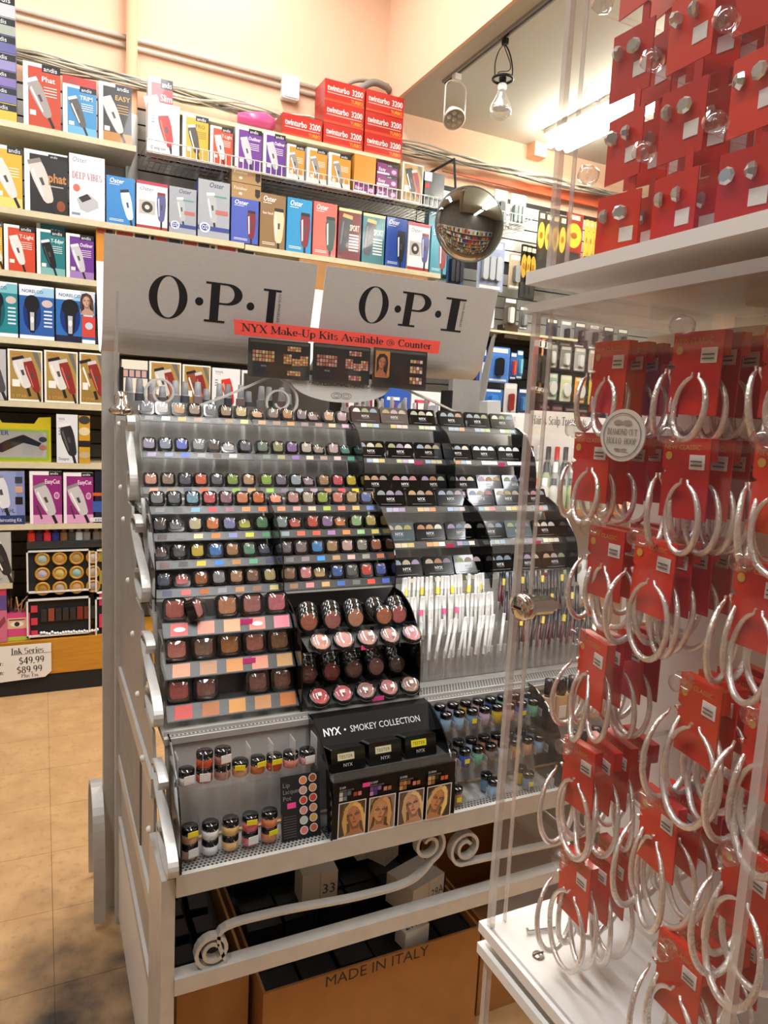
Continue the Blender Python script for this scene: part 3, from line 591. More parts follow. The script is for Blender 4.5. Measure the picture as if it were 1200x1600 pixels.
    # recoloured art
for o in [o for o in bpy.data.objects if o.name.startswith('clipper_box') and 'small purple' in o.get('label', '')]:
    ch = o.children[0]; me = ch.data; w = o.dimensions.x; h = .06; bpy.data.objects.remove(ch)
    p = Print(w, h); p.R(0, 0, 1, 1, '#7a2a68'); p.R(.45, .72, 1, 1, '#18181a'); p.T('andis', .5, .78, .16, '#e4e4e4', .42); p.T('Easy', .08, .3, .3, '#f0e4ec', .4, bold=.01); p.R(0, 0, .6, .18, '#e0d4dc'); p.E(.82, .35, .12, .2, '#d0a8c4'); p.build('printed_front', 'print', o)
pack(628, 661, 256, BZ, 'gold', '#a88a48', 'gold clipper box near the end of the wire basket', '#c8b88a', dev='#2c2a28')
bb = pack(663, 694, 270, BZ, 'none', '#15151a', 'plain black box with white price label at the basket end', '#101014')
Print(.05, .05).rect(-.09, .14, -.04, .19, '#e8e4dc').rect(-.085, .1, -.055, .125, '#c83a3a').build('price_label', 'paper', bb, (.02, -.001, 0))
# red dryer boxes and pink pack on the top board
TZ = 2.985
def turbo(xl, xr, px_y, n, lab):
    X0, X1 = at(xl, px_y, 3.95)[0], at(xr, px_y, 3.95)[0]; w = X1-X0-.003
    for k in range(n):
        b = MB('#a8241c').box(-w/2, 0, 0, w/2, .16, .112, '#a8241c').build('dryer_box', 'print', None, ((X0+X1)/2, 3.95+random.uniform(0, .01), TZ+.0012+k*.1135))
        front_art('turbo', w, .112, '#b8261c').build('printed_front', 'print', b)
        tag(b, f'red hair dryer box, {lab[k]}', 'box')
turbo(441, 504, 200, 1, ['single one beside the pink package'])
turbo(506, 569, 190, 3, ['bottom of the taller middle stack on the top board', 'middle of the taller middle stack on the top board', 'topmost of the middle stack on the top board'])
turbo(570, 630, 205, 3, ['bottom of the stack at the board end', 'middle of the stack at the board end', 'topmost of the stack at the board end'])
pk = root('dryer_pack', 'pink hair dryer in a clear plastic box on the top board', 'package', (1.06, 3.96, TZ+.001))
MB().prism(rrect(.27, .12, .02, 3, 0, .06), 0, .1).build('clear_box', 'clear', pk)
MB().lathe([(.0, -.1), (.03, -.095), (.045, -.02), (.05, .05), (.03, .1), (0, .105)], 16, '#d2548a').build('dryer', 'plas', pk, (0, .05, .055), (0, R_(86), 0))
# second row
pack(-12, 35, 228, ZB, 'strip', '#d0a838', 'yellow clipper box at the picture edge on the second shelf', W_, dev='#d4d0c8', ang=24, c2='#e4cc70')
pack(38, 106, 238, ZB, 'phat', '#2a2827', 'black box with silver clipper and copper lettering', W_)
pack(108, 164, 244, ZB, 'deep', '#dfe0e6', 'white and lilac box with red serif lettering and a massager', '#d8d8e0')
pack(166, 211, 277, ZB, 'script', '#3a82c0', 'bright blue box with pale curved trimmer, beside the massager box', '#3a82c0', dev='#c9dcec', ang=12)
pack(213, 262, 285, ZB, 'photo', '#e6e4e0', 'white box with photo of a black cord and patterned clipper', '#b0404a')
pack(264, 307, 294, ZB, 'grey', '#9ea2a8', 'smaller grey box with silver trimmer and blue band', '#8a8ea0')
pack(309, 359, 283, ZB, 'grey', '#a2a6ac', 'larger grey box with silver clipper and blue band', '#5c649a')
pack(361, 404, 311, ZB, 'script', '#4a5cae', 'indigo box with burgundy clipper under two tan boxes', '#4a5cae', dev='#7a2c38', ang=0)
x0, x1 = at(362, 300, YS)[0], at(408, 300, YS)[0]
h0 = at(382, 311, YS)[2]
for k in range(2):
    b = pack(0, 0, 0, h0+.001+k*.079, 'none', '#a8875a', f'small tan finisher box, {("lower", "upper")[k]} of two on the indigo box', '#a8875a', xfix=(x0, x1), hfix=.076)
    Print(x1-x0, .076).T('Finisher', .08, .55, .22, '#efe6d4', .5).E(.3, .3, .06, .09, '#e8e0d0').PO([(.8, .75), (.97, .75), (.97, .3), (.88, .15), (.8, .3)], '#2c2826').build('printed_mark', 'print', b, (0, -.001, 0))
pack(406, 446, 304, ZB-.005, 'script', '#8a6c48', 'brown box with cream clipper and vertical lettering', '#7c6040', dev='#d8c8a0', ang=0, title='fast feed')
pack(448, 487, 311, ZB-.005, 'script', '#2f8fc0', 'sky blue box with burgundy clipper', '#2f8fc0', dev='#7a2c38', ang=0)
pack(489, 526, 317, ZB-.005, 'script', '#d0685a', 'salmon box with dark green trimmer', '#c05a4e', dev='#3c5450', ang=0)
pack(528, 564, 327, ZB-.005, 'sheer', '#7a1f26', 'dark red ribbed pack with black and gold clipper', '#6a1a20', c2='#551218', title='SPORT')
pack(566, 601, 335, ZB-.005, 'sheer', '#1f7a84', 'teal ribbed pack with black and gold clipper', '#1a6a74', c2='#14585f', title='SPORT')
pack(603, 635, 341, ZB-.005, 'script', '#24489a', 'royal blue box with black clipper on the second shelf', '#203f88', dev='#23262c', ang=0, title='')
pack(637, 671, 349, ZB-.005, 'photo', '#e6e4e0', 'white box with cord photo near the round mirror', '#d8d0c8')
pack(673, 699, 355, ZB-.005, 'script', '#4f96a8', 'pale teal box with burgundy trimmer, last on the second shelf', '#4f96a8', dev='#8a3438', ang=0)
pack(668, 702, 330, ZB-.005, 'none', '#3f8496', 'taller teal box standing behind the pale teal one', '#3f8496', y=YS+.12, d=.06)
# third row
pack(-20, 4, 345, ZCc, 'strip', '#d0a838', 'yellow trimmer box at the picture edge on the third shelf', W_, dev='#d4d0c8')
pack(6, 55, 353, ZCc, 'strip', '#c8452a', 'red trimmer box on the third shelf beside the teal ones', W_, title='T-Light', dev='#d8d4cc', ang=17)
pack(57, 102, 360, ZCc, 'strip', '#1f7478', 'teal trimmer box in front, with black trimmer', W_, title='T-Edjer', dev='#17181c', ang=17, c2='#7ab0a8', hl='#44464c')
pack(57, 102, 340, ZCc, 'strip', '#2a7a88', 'teal trimmer box behind, rising over its twin', W_, title='T-Edjer', y=YS+.11, d=.06)
pack(103, 147, 367, ZCc, 'strip', '#6a3488', 'purple trimmer box on the third shelf next to the sign', W_, title='Outliner', dev='#c0bcc0', ang=17, c2='#9a78b0')
for k, (a, b, t, bt, c, n) in enumerate(((150, 178, 349, 372, '#d08a30', 'orange'), (179, 236, 355, 376, '#dcd6c8', 'cream'), (240, 284, 366, 384, '#6a88c0', 'blue and white'), (285, 330, 374, 390, '#c8c0bc', 'white and red'), (336, 400, 384, 400, '#d8d4d0', 'white'))):
    X0, X1 = at(a, t, YS+.03)[0], at(b, t, YS+.03)[0]; z1 = at((a+b)/2, t, YS+.03)[2]; h = .07
    q = pack(0, 0, 0, ZCc, 'none', c, f'{n} box lying on a stack glimpsed over the first sign panel', c, xfix=(X0+.001, X1-.001), hfix=z1-ZCc, y=YS+.03)
    Print(X1-X0-.004, z1-ZCc).R(.05, .82, .5, .95, '#b0483a').R(.55, .8, .95, .97, '#3a3a40').build('printed_mark', 'print', q, (0, -.001, 0))
X0, X1 = at(468, 420, 3.9)[0], at(668, 440, 3.9)[0]
cb_ = MB().box(X0, 3.9, ZCc+.05, X1, 3.918, ZB-.04).build('cardboard_header', 'carton'); tag(cb_, 'tan cardboard strip behind the gap of the sign panels', 'cardboard')
# fourth row: shavers
pack(-25, 28, 440, ZD, 'shaver', '#1f8088', 'teal shaver pack at the picture edge', '#1f8088', c2='#7ab8c0', hl='#10565e')
pack(30, 85, 447, ZD, 'shaver', '#2a5aa0', 'blue shaver pack between the teal pack and the portrait pack', '#2a5aa0')
q = pack(87, 149, 454, ZD, 'shaver', '#2c6ab0', 'blue and white shaver pack with a portrait and red label', '#dfe6ee')
w = q.dimensions.x; h = q.dimensions.z
_lab = Print(w, h).R(.62, .55, .98, 1, '#cfd4d8').R(.66, .12, 1, .52, '#c8443a').E(.84, .34, .1, .07, '#c0ccd8').R(0, 0, .66, .12, '#22223a'); PP = Print(w, h); portrait(PP, .12*w, .56*h, .48*w, h*.99, '#4a3428', '#c8a088', 1, 4); PP.build('printed_portrait', 'print', q, (0, -.0024, 0)); _lab.build('printed_label', 'print', q, (0, -.0016, 0))
# fifth row: gold packs
pack(-30, 10, 545, ZE, 'plain', '#b8b8b8', 'grey clipper box at the picture edge beside gold boxes', W_, dev='#4a4a4c')
pack(12, 67, 547, ZE, 'gold', '#a88a48', 'first gold box with white and burgundy clippers, left of its twin', '#e6e0d0', dev='#d8d4cc')
pack(69, 122, 549, ZE, 'gold', '#a88a48', 'second gold box with white and burgundy clippers, right of its twin', '#e6e0d0', dev='#d8d4cc')
pack(124, 163, 552, ZE, 'gold', '#a88a48', 'gold razor box partly hidden by the sign post', '#e6e0d0', dev='#a08038')
q = pack(190, 231, 563, ZE, 'none', '#e2dcc8', 'cream box with small portrait strip behind the sign post', '#e2dcc8')
w, h = q.dimensions.x, q.dimensions.z; p = Print(w, h); p.R(0, .62, 1, .8, '#2c3c6a')
for k in range(4): p.R(.05+.24*k, .64, .23+.24*k, .78, '#c8a08c')
p.PO([(.55, .4), (.85, .45), (.9, .2), (.6, .15)], '#2c4a7a').build('printed_mark', 'print', q, (0, -.001, 0))
pack(233, 283, 566, ZE, 'gold', '#a88a48', 'gold box under the sign with burgundy razor and clippers', '#e6e0d0', dev='#d0ccc4')
pack(285, 329, 571, ZE, 'gold', '#a88a48', 'gold box under the sign with brown clipper', '#e6e0d0', dev='#8a4a30')
pack(331, 375, 576, ZE, 'plain', '#e2e2e2', 'white box with bright red clipper seen above the rack', W_, dev='#d02c22', ang=14, hl='#f0a090')
pack(377, 425, 580, ZE, 'plain', '#dededc', 'white box with grey clipper seen above the rack scroll', W_, dev='#b8b8b6', ang=14)
for k, (a, b, t, c, n_) in enumerate(((545, 585, 600, '#dcdad8', 'white'), (600, 640, 606, '#2f55a8', 'blue and white'), (642, 690, 612, '#e2e0de', 'pale'))):
    q = pack(a, b, t, ZE, 'none', c, f'{n_} shaver box glimpsed under the second sign panel', c); w, h = q.dimensions.x, q.dimensions.z
    Print(w, h).R(.1, .6, .6, .7, '#c84a5a' if k != 1 else '#e8e8ee').E(.7, .35, .18, .2, '#8a8c94').build('printed_mark', 'print', q, (0, -.001, 0))
# sixth row
q = root('carry_pack', 'yellow handled blister pack with black trimmer', 'package', at(26, 717, YS+.03))
hh = at(26, 650, YS+.03)[2]-ZF; q.location.z = ZF+.001
MB('#c8b420').prism([(-.16, 0), (.155, 0), (.155, hh), (.1, hh*.98), (.08, hh*.84), (-.06, hh*.84), (-.08, hh), (-.16, hh)], 0, .012).build('backing_card', 'print', q)
Print(.31, hh).R(.0, .03, .97, .72, '#8fae3a').R(.03, .1, .93, .66, '#a8a8a0').T('POWER', .05, .58, .1, '#2c3a7a', .4, bold=.02).PO([(.1, .25), (.3, .2), (.6, .42), (.82, .34), (.86, .42), (.6, .6), (.35, .46)], '#1c1c20').E(.15, .4, .1, .08, '#c84a34').E(.88, .5, .06, .06, '#30343a').E(.88, .32, .06, .06, '#b07058').build('printed_front', 'print', q)
MB().prism(rrect(.26, .13, .03, 4, -.01, .095), -.03, -.004).build('blister', 'clear', q)
q = pack(88, 122, 648, ZF, 'plain', '#dcdcdc', 'white and yellow box with tall black clipper', '#c99a28', dev='#2a2a2c', ang=14, hl='#5a5a5c')
q = pack(123, 141, 650, ZF, 'none', '#c8982a', 'yellow side box with small pictures beside the black clipper box', '#c8982a')
Print(.095, .26).E(.5, .84, .28, .08, '#3a3a34').E(.5, .62, .28, .08, '#d8c9a0').R(.2, .32, .8, .44, '#26221e').E(.5, .16, .28, .07, '#b8a880').build('printed_mark', 'print', q, (0, -.001, 0))
# seventh row
q = pack(-15, 39, 737, ZG, 'none', '#7a86b8', 'blue and white haircutting kit box at the picture edge', '#dcdce4')
w, h = q.dimensions.x, q.dimensions.z
Print(w, h).R(0, .16, .75, 1, '#8e98c4').clipper(.3, .6, .6, .22, 15, '#d8dade', '#8a8c94').R(.72, .6, .94, .72, '#c8a080').R(.72, .78, .94, .9, '#3a3c48').R(.72, .38, .94, .52, '#1e1e24').R(0, 0, 1, .17, '#26386a').T('WAHL', .3, .22, .08, '#2c2c34', .4).T('Haircutting Kit', .2, .05, .07, '#e8e8f0', .7).build('printed_front', 'print', q, (0, -.001, 0))
pack(46, 97, 737, ZG, 'easy', '#8f2a72', 'first purple haircutting box with silver clipper, left of its twin', '#efe9ec')
pack(99, 146, 739, ZG, 'easy', '#8f2a72', 'second purple haircutting box with silver clipper, right of its twin', '#efe9ec')
q = pack(148, 175, 737, ZG, 'none', '#1a1e30', 'dark box with red stripe half hidden by the sign post', '#1a1e30')
Print(.13, .28).R(.1, .5, .9, .56, '#c85a2a').R(.1, .2, .9, .4, '#3a58a0').R(0, .02, 1, .1, '#dcdcdc').T('KENA', .2, .03, .05, '#222222', .6).build('printed_mark', 'print', q, (0, -.001, 0))
pack(-20, 18, 832, ZHh, 'plain', '#b4b2aa', 'grey box with black brush on the short low shelf', '#a09e96', dev='#2c2a2c')
# ------------------------------------------------------------------ low display beside the base
YD = 3.93
def P2(px, py, y=YD): return at(px, py, y)
# nail polish riser
a, b = P2(42, 858), P2(166, 856)
ri = MB().box(a[0], YD, a[2], b[0]+.6, YD+.1, a[2]+.035).build('polish_riser', 'lip'); tag(ri, 'clear plastic riser carrying a row of nail polishes', 'riser')
pcol = [('red', '#c83222'), ('plum', '#3c2440'), ('scarlet', '#d03440'), ('navy', '#26307c'), ('bronze', '#7a5a34'), ('charcoal', '#3a3a3e'), ('silver', '#b4b8ba'), ('grey', '#7c7c78'), ('smoke', '#6a6660'), ('gold-brown', '#8a6a44')]
pb = MB().prism(rrect(.036, .03, .01, 3), 0, .042, 'z').mesh('bottle', 'obj')
pc = MB().lathe([(.012, .042), (.012, .046), (.0105, .085), (.006, .088)], 12).mesh('brush_cap', 'obj')
for k, x in enumerate((49, 61, 74, 87, 100, 112, 124, 136, 151, 162)):
    n, c = pcol[k]; o = root('nail_polish', f'{n} nail polish bottle, {ORD[k]} from the picture edge on the riser', 'nail polish', (P2(x, 850)[0], YD+.03, a[2]+.036), group='nail polishes on the low riser')
    ob('bottle', pb, o, color=c); ob('brush_cap', pc, o, color=c if k < 5 else '#8a8a8c')
# gold pot display
def frame_display(x0, x1, y0, y1, label):
    A, B = P2(x0, y1), P2(x1, y0); w, h = B[0]-A[0], B[2]-A[2]
    o = root('product_display', label, 'display', (A[0], YD, A[2]))
    MB().box(0, .02, 0, w, .12, h).build('backing', 'blackm', o)
    m = MB()
    for q in ((0, 0, w, .008), (0, h-.008, w, h), (0, 0, .008, h), (w-.008, 0, w, h)): m.box(q[0], 0, q[1], q[2], .02, q[3])
    m.build('frame', 'whitem', o); return o, w, h
o, w, h = frame_display(42, 141, 858, 928, 'black framed display holding twelve round gold pots')
ring = MB().lathe([(.034, 0), (.036, .006), (.033, .013), (.024, .013), (.024, .008), (0, .008)], 20, '#b8862c').mesh('gold_pot', 'plas')
dot = MB().lathe([(.023, .0085), (.018, .012), (0, .013)], 16).mesh('shade_window', 'obj')
dc = ['#9fb0a0', '#b8904a', '#a88a50', '#c0b0a0', '#b0a8b4', '#c0a860', '#8fb0a4', '#b4a08c', '#9a7434', '#a89a90', '#c09060', '#a89088']
for k in range(12):
    g = root('gold_pot', f'round gold eyeshadow pot, {ORD[k % 4]} in the {("top", "middle", "bottom")[k//4]} row of the low display', 'cosmetic pot', (o.location.x+.072+(k % 4)*.08, YD+.018, o.location.z+h-.046-(k//4)*.077), (R_(90), 0, 0), 'gold pots in the low display')
    ob('rim', ring, g); ob('shade_window', dot, g, color=dc[k])
o2, w, h = frame_display(42, 141, 932, 997, 'black framed display of pencils under the gold pots')
for k in range(4):
    MB('#c83a4a').box(.02, .012, h-.07-.066*k, .05, .02, h-.035-.066*k).build('shade_tag', 'plas', o2)
for r in range(2):
    for k in range(22):
        if r == 1 and 10 < k < 17: continue
        MB().lathe([(.007, 0), (.007, .012), (0, .013)], 6, '#dedede').build('pencil_end', 'plas', o2, (.066+k*.0128, .012, h-.19-.065*r+.012*random.random()), (R_(90), 0, 0))
for k in range(8):
    MB(random.choice(['#7a2a24', '#8a4030', '#3a6a80', '#4a7a40', '#2a2a2a', '#6a3424'])).box(.066+k*.034, .005, h-.12, .094+k*.034, .02, h-.055).build('shade_block', 'plas', o2)
for k, y in enumerate(((858, 928), (932, 996))):
    o3, w, h = frame_display(149, 190, *y, f'narrow black display half behind the sign post, {("upper", "lower")[k]} one')
    for i in range(4): MB(['#9a8a30', '#c8a850', '#d03a5a', '#e06a7a'][k*2+i % 2]).box(.02+.05*(i % 2), .006, .05+.12*(i//2), .055+.05*(i % 2), .02, .12+.12*(i//2)).build('shade_block', 'plas', o3)
# brush tub
c = P2(27, 1003); tb = root('brush_tub', 'pink and green tub of eye pencils printed with an eye', 'tub', (c[0], YD+.06, .285))
hh = at(27, 960, YD)[2]-.285
MB().prism(rrect(.12, .1, .012, 3), 0, hh, 'z', '#d0487a').build('tub', 'plas', tb)
Print(.12, hh).R(.0, 0, 1, .15, '#a8c03c').R(.12, .45, .88, .85, '#e0b090').E(.5, .62, .25, .1, '#efe6dc').E(.5, .62, .1, .09, '#2c2420').R(.2, .76, .8, .8, '#3a2a20').build('printed_eye', 'print', tb, (0, -.0505, 0))
for k in range(12):
    MB().tube([(random.uniform(-.04, .04), random.uniform(-.03, .03), hh-.02), (random.uniform(-.055, .055), random.uniform(-.04, .04), hh+.06+.03*random.random())], .004, 6, random.choice(['#b88a50', '#6a3c28', '#8a5a30', '#3a2a24'])).build('pencil', 'plas', tb)
X0, X1 = P2(-25, 980)[0], P2(11, 980)[0]
q = pack(0, 0, 0, .285, 'none', '#c86a84', 'pink cosmetics box at the picture edge above the price sheet', '#7a4a7a', name='cosmetics_box', xfix=(X0, X1), hfix=.3, y=YD)
Print(X1-X0, .3).R(0, .55, 1, 1, '#5a4a8a').R(0, .8, 1, 1, '#c83a5a').PO([(.6, .2), (.95, .35), (.9, .45), (.6, .32)], '#8a3a4a').build('printed_mark', 'print', q, (0, -.001, 0))
# price sheet taped to the base
A, B = at(-30, 1071, 3.905), at(80, 1004, 3.905); w, h = B[0]-A[0], B[2]-A[2]
ps = MB('#e6e1d8').prism([(0, 0), (w-.03, .012), (w, .04), (w, h), (0, h)], 0, .0012, 'y', '#e6e1d8').build('price_sheet', 'paper', None, (A[0], 3.905, A[2])); tag(ps, 'white paper price sheet taped to the orange base', 'price sign')
q = Print(w, h)
q.text('Ink Series', .135, h*.76, .03, '#33303a', .2, font='serif'); q.rect(.135, h*.735, .325, h*.745, '#33303a')
q.text('Dryer:', .03, h*.48, .022, '#33303a', .12, font='serif'); q.text('$49.99', .17, h*.47, .037, '#33303a', .2, font='serif')
q.text('Iron:', .05, h*.23, .022, '#33303a', .1, font='serif'); q.text('$89.99', .16, h*.22, .037, '#33303a', .2, font='serif'); q.text('Plus Tax', .18, h*.1, .018, '#55505a', .09, font='serif'); q.E(.75, .55, .02, .05, '#b8825a')
q.build('lettering', 'paper', ps)
# ================================================================== right part of the back wall
def blister(px, py, w, h, c, dome, label, y=4.03, d=.035, mark='#e0dcd4', style=0, cat='package', name='blister_pack', group=None):
    p = at(px, py, y); o = root(name, label, cat, (p[0], y, p[2]), group=group)
    MB(c).prism(rrect(w, h, .01, 2, 0, 0), 0, .004, 'y', c).build('backing_card', 'print', o)
    MB().prism(rrect(w*.8, h*.6, .02, 3, 0, -h*.06), -d, -.001).build('blister', 'clear', o)
    if style == 0: MB(dome).prism(rrect(w*.34, h*.5, w*.12, 4, 0, -h*.06), -d*.8, -.002, 'y', dome).build('product', 'plas', o)
    elif style == 1:
        for s in (-1, 0, 1): MB(dome if s else '#6a6c70').prism(rrect(w*.2, h*.48, w*.08, 3, s*w*.25, -h*.06), -d*.8, -.002, 'y', dome).build('product', 'plas', o)
    else: MB(dome).prism(ell(0, -h*.05, w*.34, h*.26, 16), -d*.7, -.002, 'y', dome).build('product', 'plas', o)
    p = Print(w, h); p.rect(-w*.4, h*.34, w*.4, h*.46, mark); p.rect(-w*.4, -h*.46, w*.4, -h*.4, mark); p.build('printed_bands', 'print', o, (0, -.0005, 0)); return o
def pin(px, py, y=4.0): pass
WP = [ # px,py,w,h,card,dome,style,label
 (712, 418, .12, .3, '#2c4a7a', '#22222a', 1, 'blue card of trimmer guards just under the round mirror'),
 (767, 415, .2, .31, '#8f98b0', '#a8acb0', 1, 'grey blister pack with silver clipper and blue band'),
 (806, 425, .11, .22, '#a49478', '#8a8a88', 0, 'small tan blister pack beside the grey clipper pack'),
 (782, 328, .1, .24, '#8f9496', '#5a5c60', 0, 'grey rounded pack standing in the short wire basket'),
 (809, 332, .12, .22, '#b4b6b8', '#8f9a9a', 1, 'silver rounded pack in the short wire basket end'),
 (763, 482, .1, .24, '#e2e4ea', '#d4d6dc', 0, 'crumpled white plastic bag pack at the sign edge'),
 (797, 490, .1, .2, '#4c463c', '#d8d4c8', 0, 'dark bronze blister pack with bright bulb'),
 (818, 497, .07, .15, '#5a5a56', '#8f908c', 0, 'small grey blister pack beside the dark bronze one'),
 (779, 570, .17, .23, '#4a7ac0', '#16181e', 0, 'bright blue pack with slanting black clipper'),
 (752, 580, .07, .3, '#28509a', '#c8d0e0', 0, 'narrow blue pack tight against the sign edge'),
 (802, 572, .05, .18, '#2c4a8c', '#c8503c', 0, 'slim blue pack with red dots'),
 (812, 570, .05, .19, '#2a6a9a', '#7ac0d8', 0, 'slim teal-blue pack with pale window'),
 (770, 622, .15, .12, '#2f6ab0', '#3a7ac8', 0, 'flat blue pack low on the wall beside the tape'),
 (797, 625, .1, .22, '#c9c4c0', '#8a2a24', 0, 'white pack with red corner and black guard'),
 (816, 628, .07, .18, '#24406a', '#4a80b0', 0, 'dark blue pack beside the red cornered one'),
]
for px, py, w, h, c, dm, st, lab in WP: blister(px, py, w, h, c, dm, lab, style=st, y=3.99 if py < 360 or py > 380 else 4.0)
q = pack(0, 0, 0, at(800, 530, 4.0)[2], 'none', '#4a3a2c', 'small brown box with orange mark on the narrow ledge', '#3a2c20', name='small_box', xfix=(at(788, 530, 3.98)[0], at(808, 530, 3.98)[0]), hfix=.09, y=3.98)
sh = MB().box(at(760, 514, 3.99)[0], 3.975, at(760, 514, 3.99)[2]-.015, at(900, 540, 3.99)[0], 4.21, at(760, 514, 3.99)[2]).build('wall_shelf', 'shelf'); tag(sh, 'narrow ledge under the white bag pack on the wall', 'shelf')
# hair combs / braid packs hanging in rows
def combs(px, py, n, step, w, h, c, c2, what):
    for k in range(n):
        p = at(px+step*k, py+step*k*.22, 4.0)
        o = root('hanging_pack', f'{what}, {ORD[k]} from the mirror side', 'package', (p[0], 3.98-.0*k, p[2]))
        MB(c).prism(rrect(w, h, .006, 2), 0, .006, 'y', c).build('card', 'print', o)
        pr = Print(w, h); pr.poly(ell(0, h*.1, w*.46, h*.22, 18), c2); pr.poly(ell(0, h*.1, w*.2, h*.06, 14), '#8a5a1c'); pr.rect(-w*.42, -h*.48, w*.42, -h*.2, '#3a3834'); pr.rect(-w*.3, h*.38, w*.3, h*.46, '#d8c8a0'); pr.build('printed_oval', 'print', o)
        MB().prism(rrect(w*.7, h*.28, .02, 3, 0, -h*.3), -.02, -.001).build('blister', 'clear', o)
combs(842, 378, 4, 11, .06, .38, '#3c3426', '#b89a3a', 'slim black and gold hanging pack')
combs(893, 378, 1, 20, .14, .36, '#8a2c1e', '#dcae34', 'red and yellow hanging pack seen through the case')
combs(912, 385, 4, 7, .03, .34, '#c8a83c', '#dcae34', 'thin yellow edge-on hanging pack')
combs(944, 388, 1, 20, .14, .36, '#7a2a1c', '#e0b43a', 'red and yellow pack farthest along the wall')
combs(815, 425, 3, 7, .05, .34, '#141210', '#a8862c', 'thin black hanging pack under the short basket')
# rows of dark and coloured packs seen through the case
pal = ['#3c4048', '#4a4c52', '#2c2e34', '#56585c', '#3a3c44']
for r, (y0, cs, n, h) in enumerate(((518, ['#4a4c52', '#8f9296', '#55585e', '#7a7c80', '#46484e', '#6a6c70'], 6, .17), (556, ['#9a9c98', '#8a8c86', '#a8aaa4', '#b09a90', '#8f9088', '#9a8a80'], 6, .16), (604, ['#9ab8a4', '#d0d4a8', '#d8903a', '#c8b040', '#8f8ab8', '#b8bcc8'], 6, .18))):
    for k in range(n):
        px = 862+k*22
        blister(px, y0+k*3, .095, h, cs[k], '#dcdcd4' if r else '#2c2e34', f'pack in {("grey", "pale", "bright mixed")[r]} hanging row seen through the case, {ORD[k]} along', mark='#e4e0cc', style=2 if r == 2 else 0, y=4.02)
for k in range(3):
    blister(838+k*8, 570+k*2, .07, .36, ['#b85a4a', '#d08a4a', '#6a6a60'][k], '#3a342c', f'tall {("brick red", "orange", "grey-green")[k]} pack at the case corner, hanging by the wall', y=3.97)
for r in range(2):
    for k in range(7):
        blister(850+k*20, 648+r*30+k*2, .09, .13, random.choice(['#5a2a2a', '#4a1f24', '#6a3430', '#3a2224']), random.choice(['#8a2a30', '#2a1a1c', '#55302c']), f'dark red hair tie card, {ORD[k]} in the {("upper", "lower")[r]} row of hair ties', style=2, mark='#7a6a64', y=4.02)
# round convex mirror
mc = at(734, 351, 3.55); mr = root('convex_mirror', 'large round convex security mirror in front of the wall shelves', 'mirror', mc)
n = Vector((0, 0, H+.2))-Vector(mc); rotm = n.to_track_quat('Z', 'Y').to_euler(); mr.rotation_euler = (R_(97), 0, R_(-12))
rad = .196
prof = [(rad*math.sin(R_(a)), rad*.15*(math.cos(R_(a)))) for a in range(90, -1, -9)]
MB().lathe([(r, z) for r, z in prof], 40, cap=False).build('mirror_dome', 'mirror', mr)
MB().tube([(rad*math.cos(2*math.pi*k/40), rad*math.sin(2*math.pi*k/40), 0) for k in range(40)], .006, 6, closed=True).build('rim', pmat('mirror_rim', '#4d4f48', .4), mr)
MB().lathe([(rad, 0), (rad*.8, -.03), (0, -.035)], 32, cap=False).build('back_shell', 'blackm', mr)
am = MB().tube([(mc[0], 3.57, mc[2]), (mc[0]+.02, 3.74, mc[2]+.12), (mc[0]+.02, 3.8, mc[2]+.42), (mc[0]+.02, 4.214, mc[2]+.425)], .008, 8).build('bracket_arm', 'blackm', mr); bpy.context.view_layer.update(); am.matrix_parent_inverse = mr.matrix_world.inverted()
# free-standing shelf with hair treatments
gy = 2.9; g0 = at(812, 640, gy); zt = 1.555
gd = root('treatment_shelf', 'white shelf unit of hair treatments with wooden ledges', 'shelf unit', (g0[0], gy, 0))
gw = 1.5
MB().box(0, .12, 0, gw, .16, zt).build('back_panel', 'white', gd)
MB().box(-.02, 0, 0, 0, .3, zt-.02).build('end_panel', 'white', gd)
for z in (1.09, .62, .2): MB().box(0, -.12, z-.03, gw, .12, z).build('ledge', pmat('wood_ledge', '#b07a44', .5, noise=.15, nscale=12, stretch=(.3, 3, 3)), gd)
cz = MB('#e6e2da').box(0, 0, 0, .28, .004, .12, '#e6e2da').build('shelf_sign', 'paper', None, (at(826, 690, gy-.05)[0], gy-.05, 1.45)); tag(cz, 'white paper sign for hair and scalp products above the treatments', 'sign')
Print(.28, .12).text('Hair & Scalp Treatments', .008, .055, .04, '#4a4844', font='serif', minw=.34).build('lettering', 'paper', cz)
tb_ = MB().lathe([(.02, 0), (.022, .004), (.022, .1), (.012, .115), (.012, .12)], 12).mesh('bottle', 'obj'); cp_ = MB().lathe([(.013, .118), (.013, .15), (.009, .152)], 10).mesh('cap', 'obj')
bc = [('white', '#dcdcd8'), ('pale green', '#b8c4a0'), ('clear grey', '#b4b8b4'), ('grey', '#8f9490'), ('white and red', '#d8c8c4')]
for r in range(3):
    for k in range(9):
        n_, c_ = bc[(k//3+r) % 5]
        o = root('treatment_bottle', f'{n_} treatment bottle, {ORD[k]} along the {("front", "middle", "back")[r]} line of the treatment shelf', 'bottle', (g0[0]+.06+k*.056, gy-.09+r*.065, 1.091+(.0 if r == 0 else 0)), group='bottles on the treatment shelf')
        o.scale = (1, 1, 1.0+.5*r); ob('bottle', tb_, o, color=c_); ob('cap', cp_, o, color=random.choice(['#e4e4e0', '#c8362c', '#3a3c40', '#dcdcd8']))
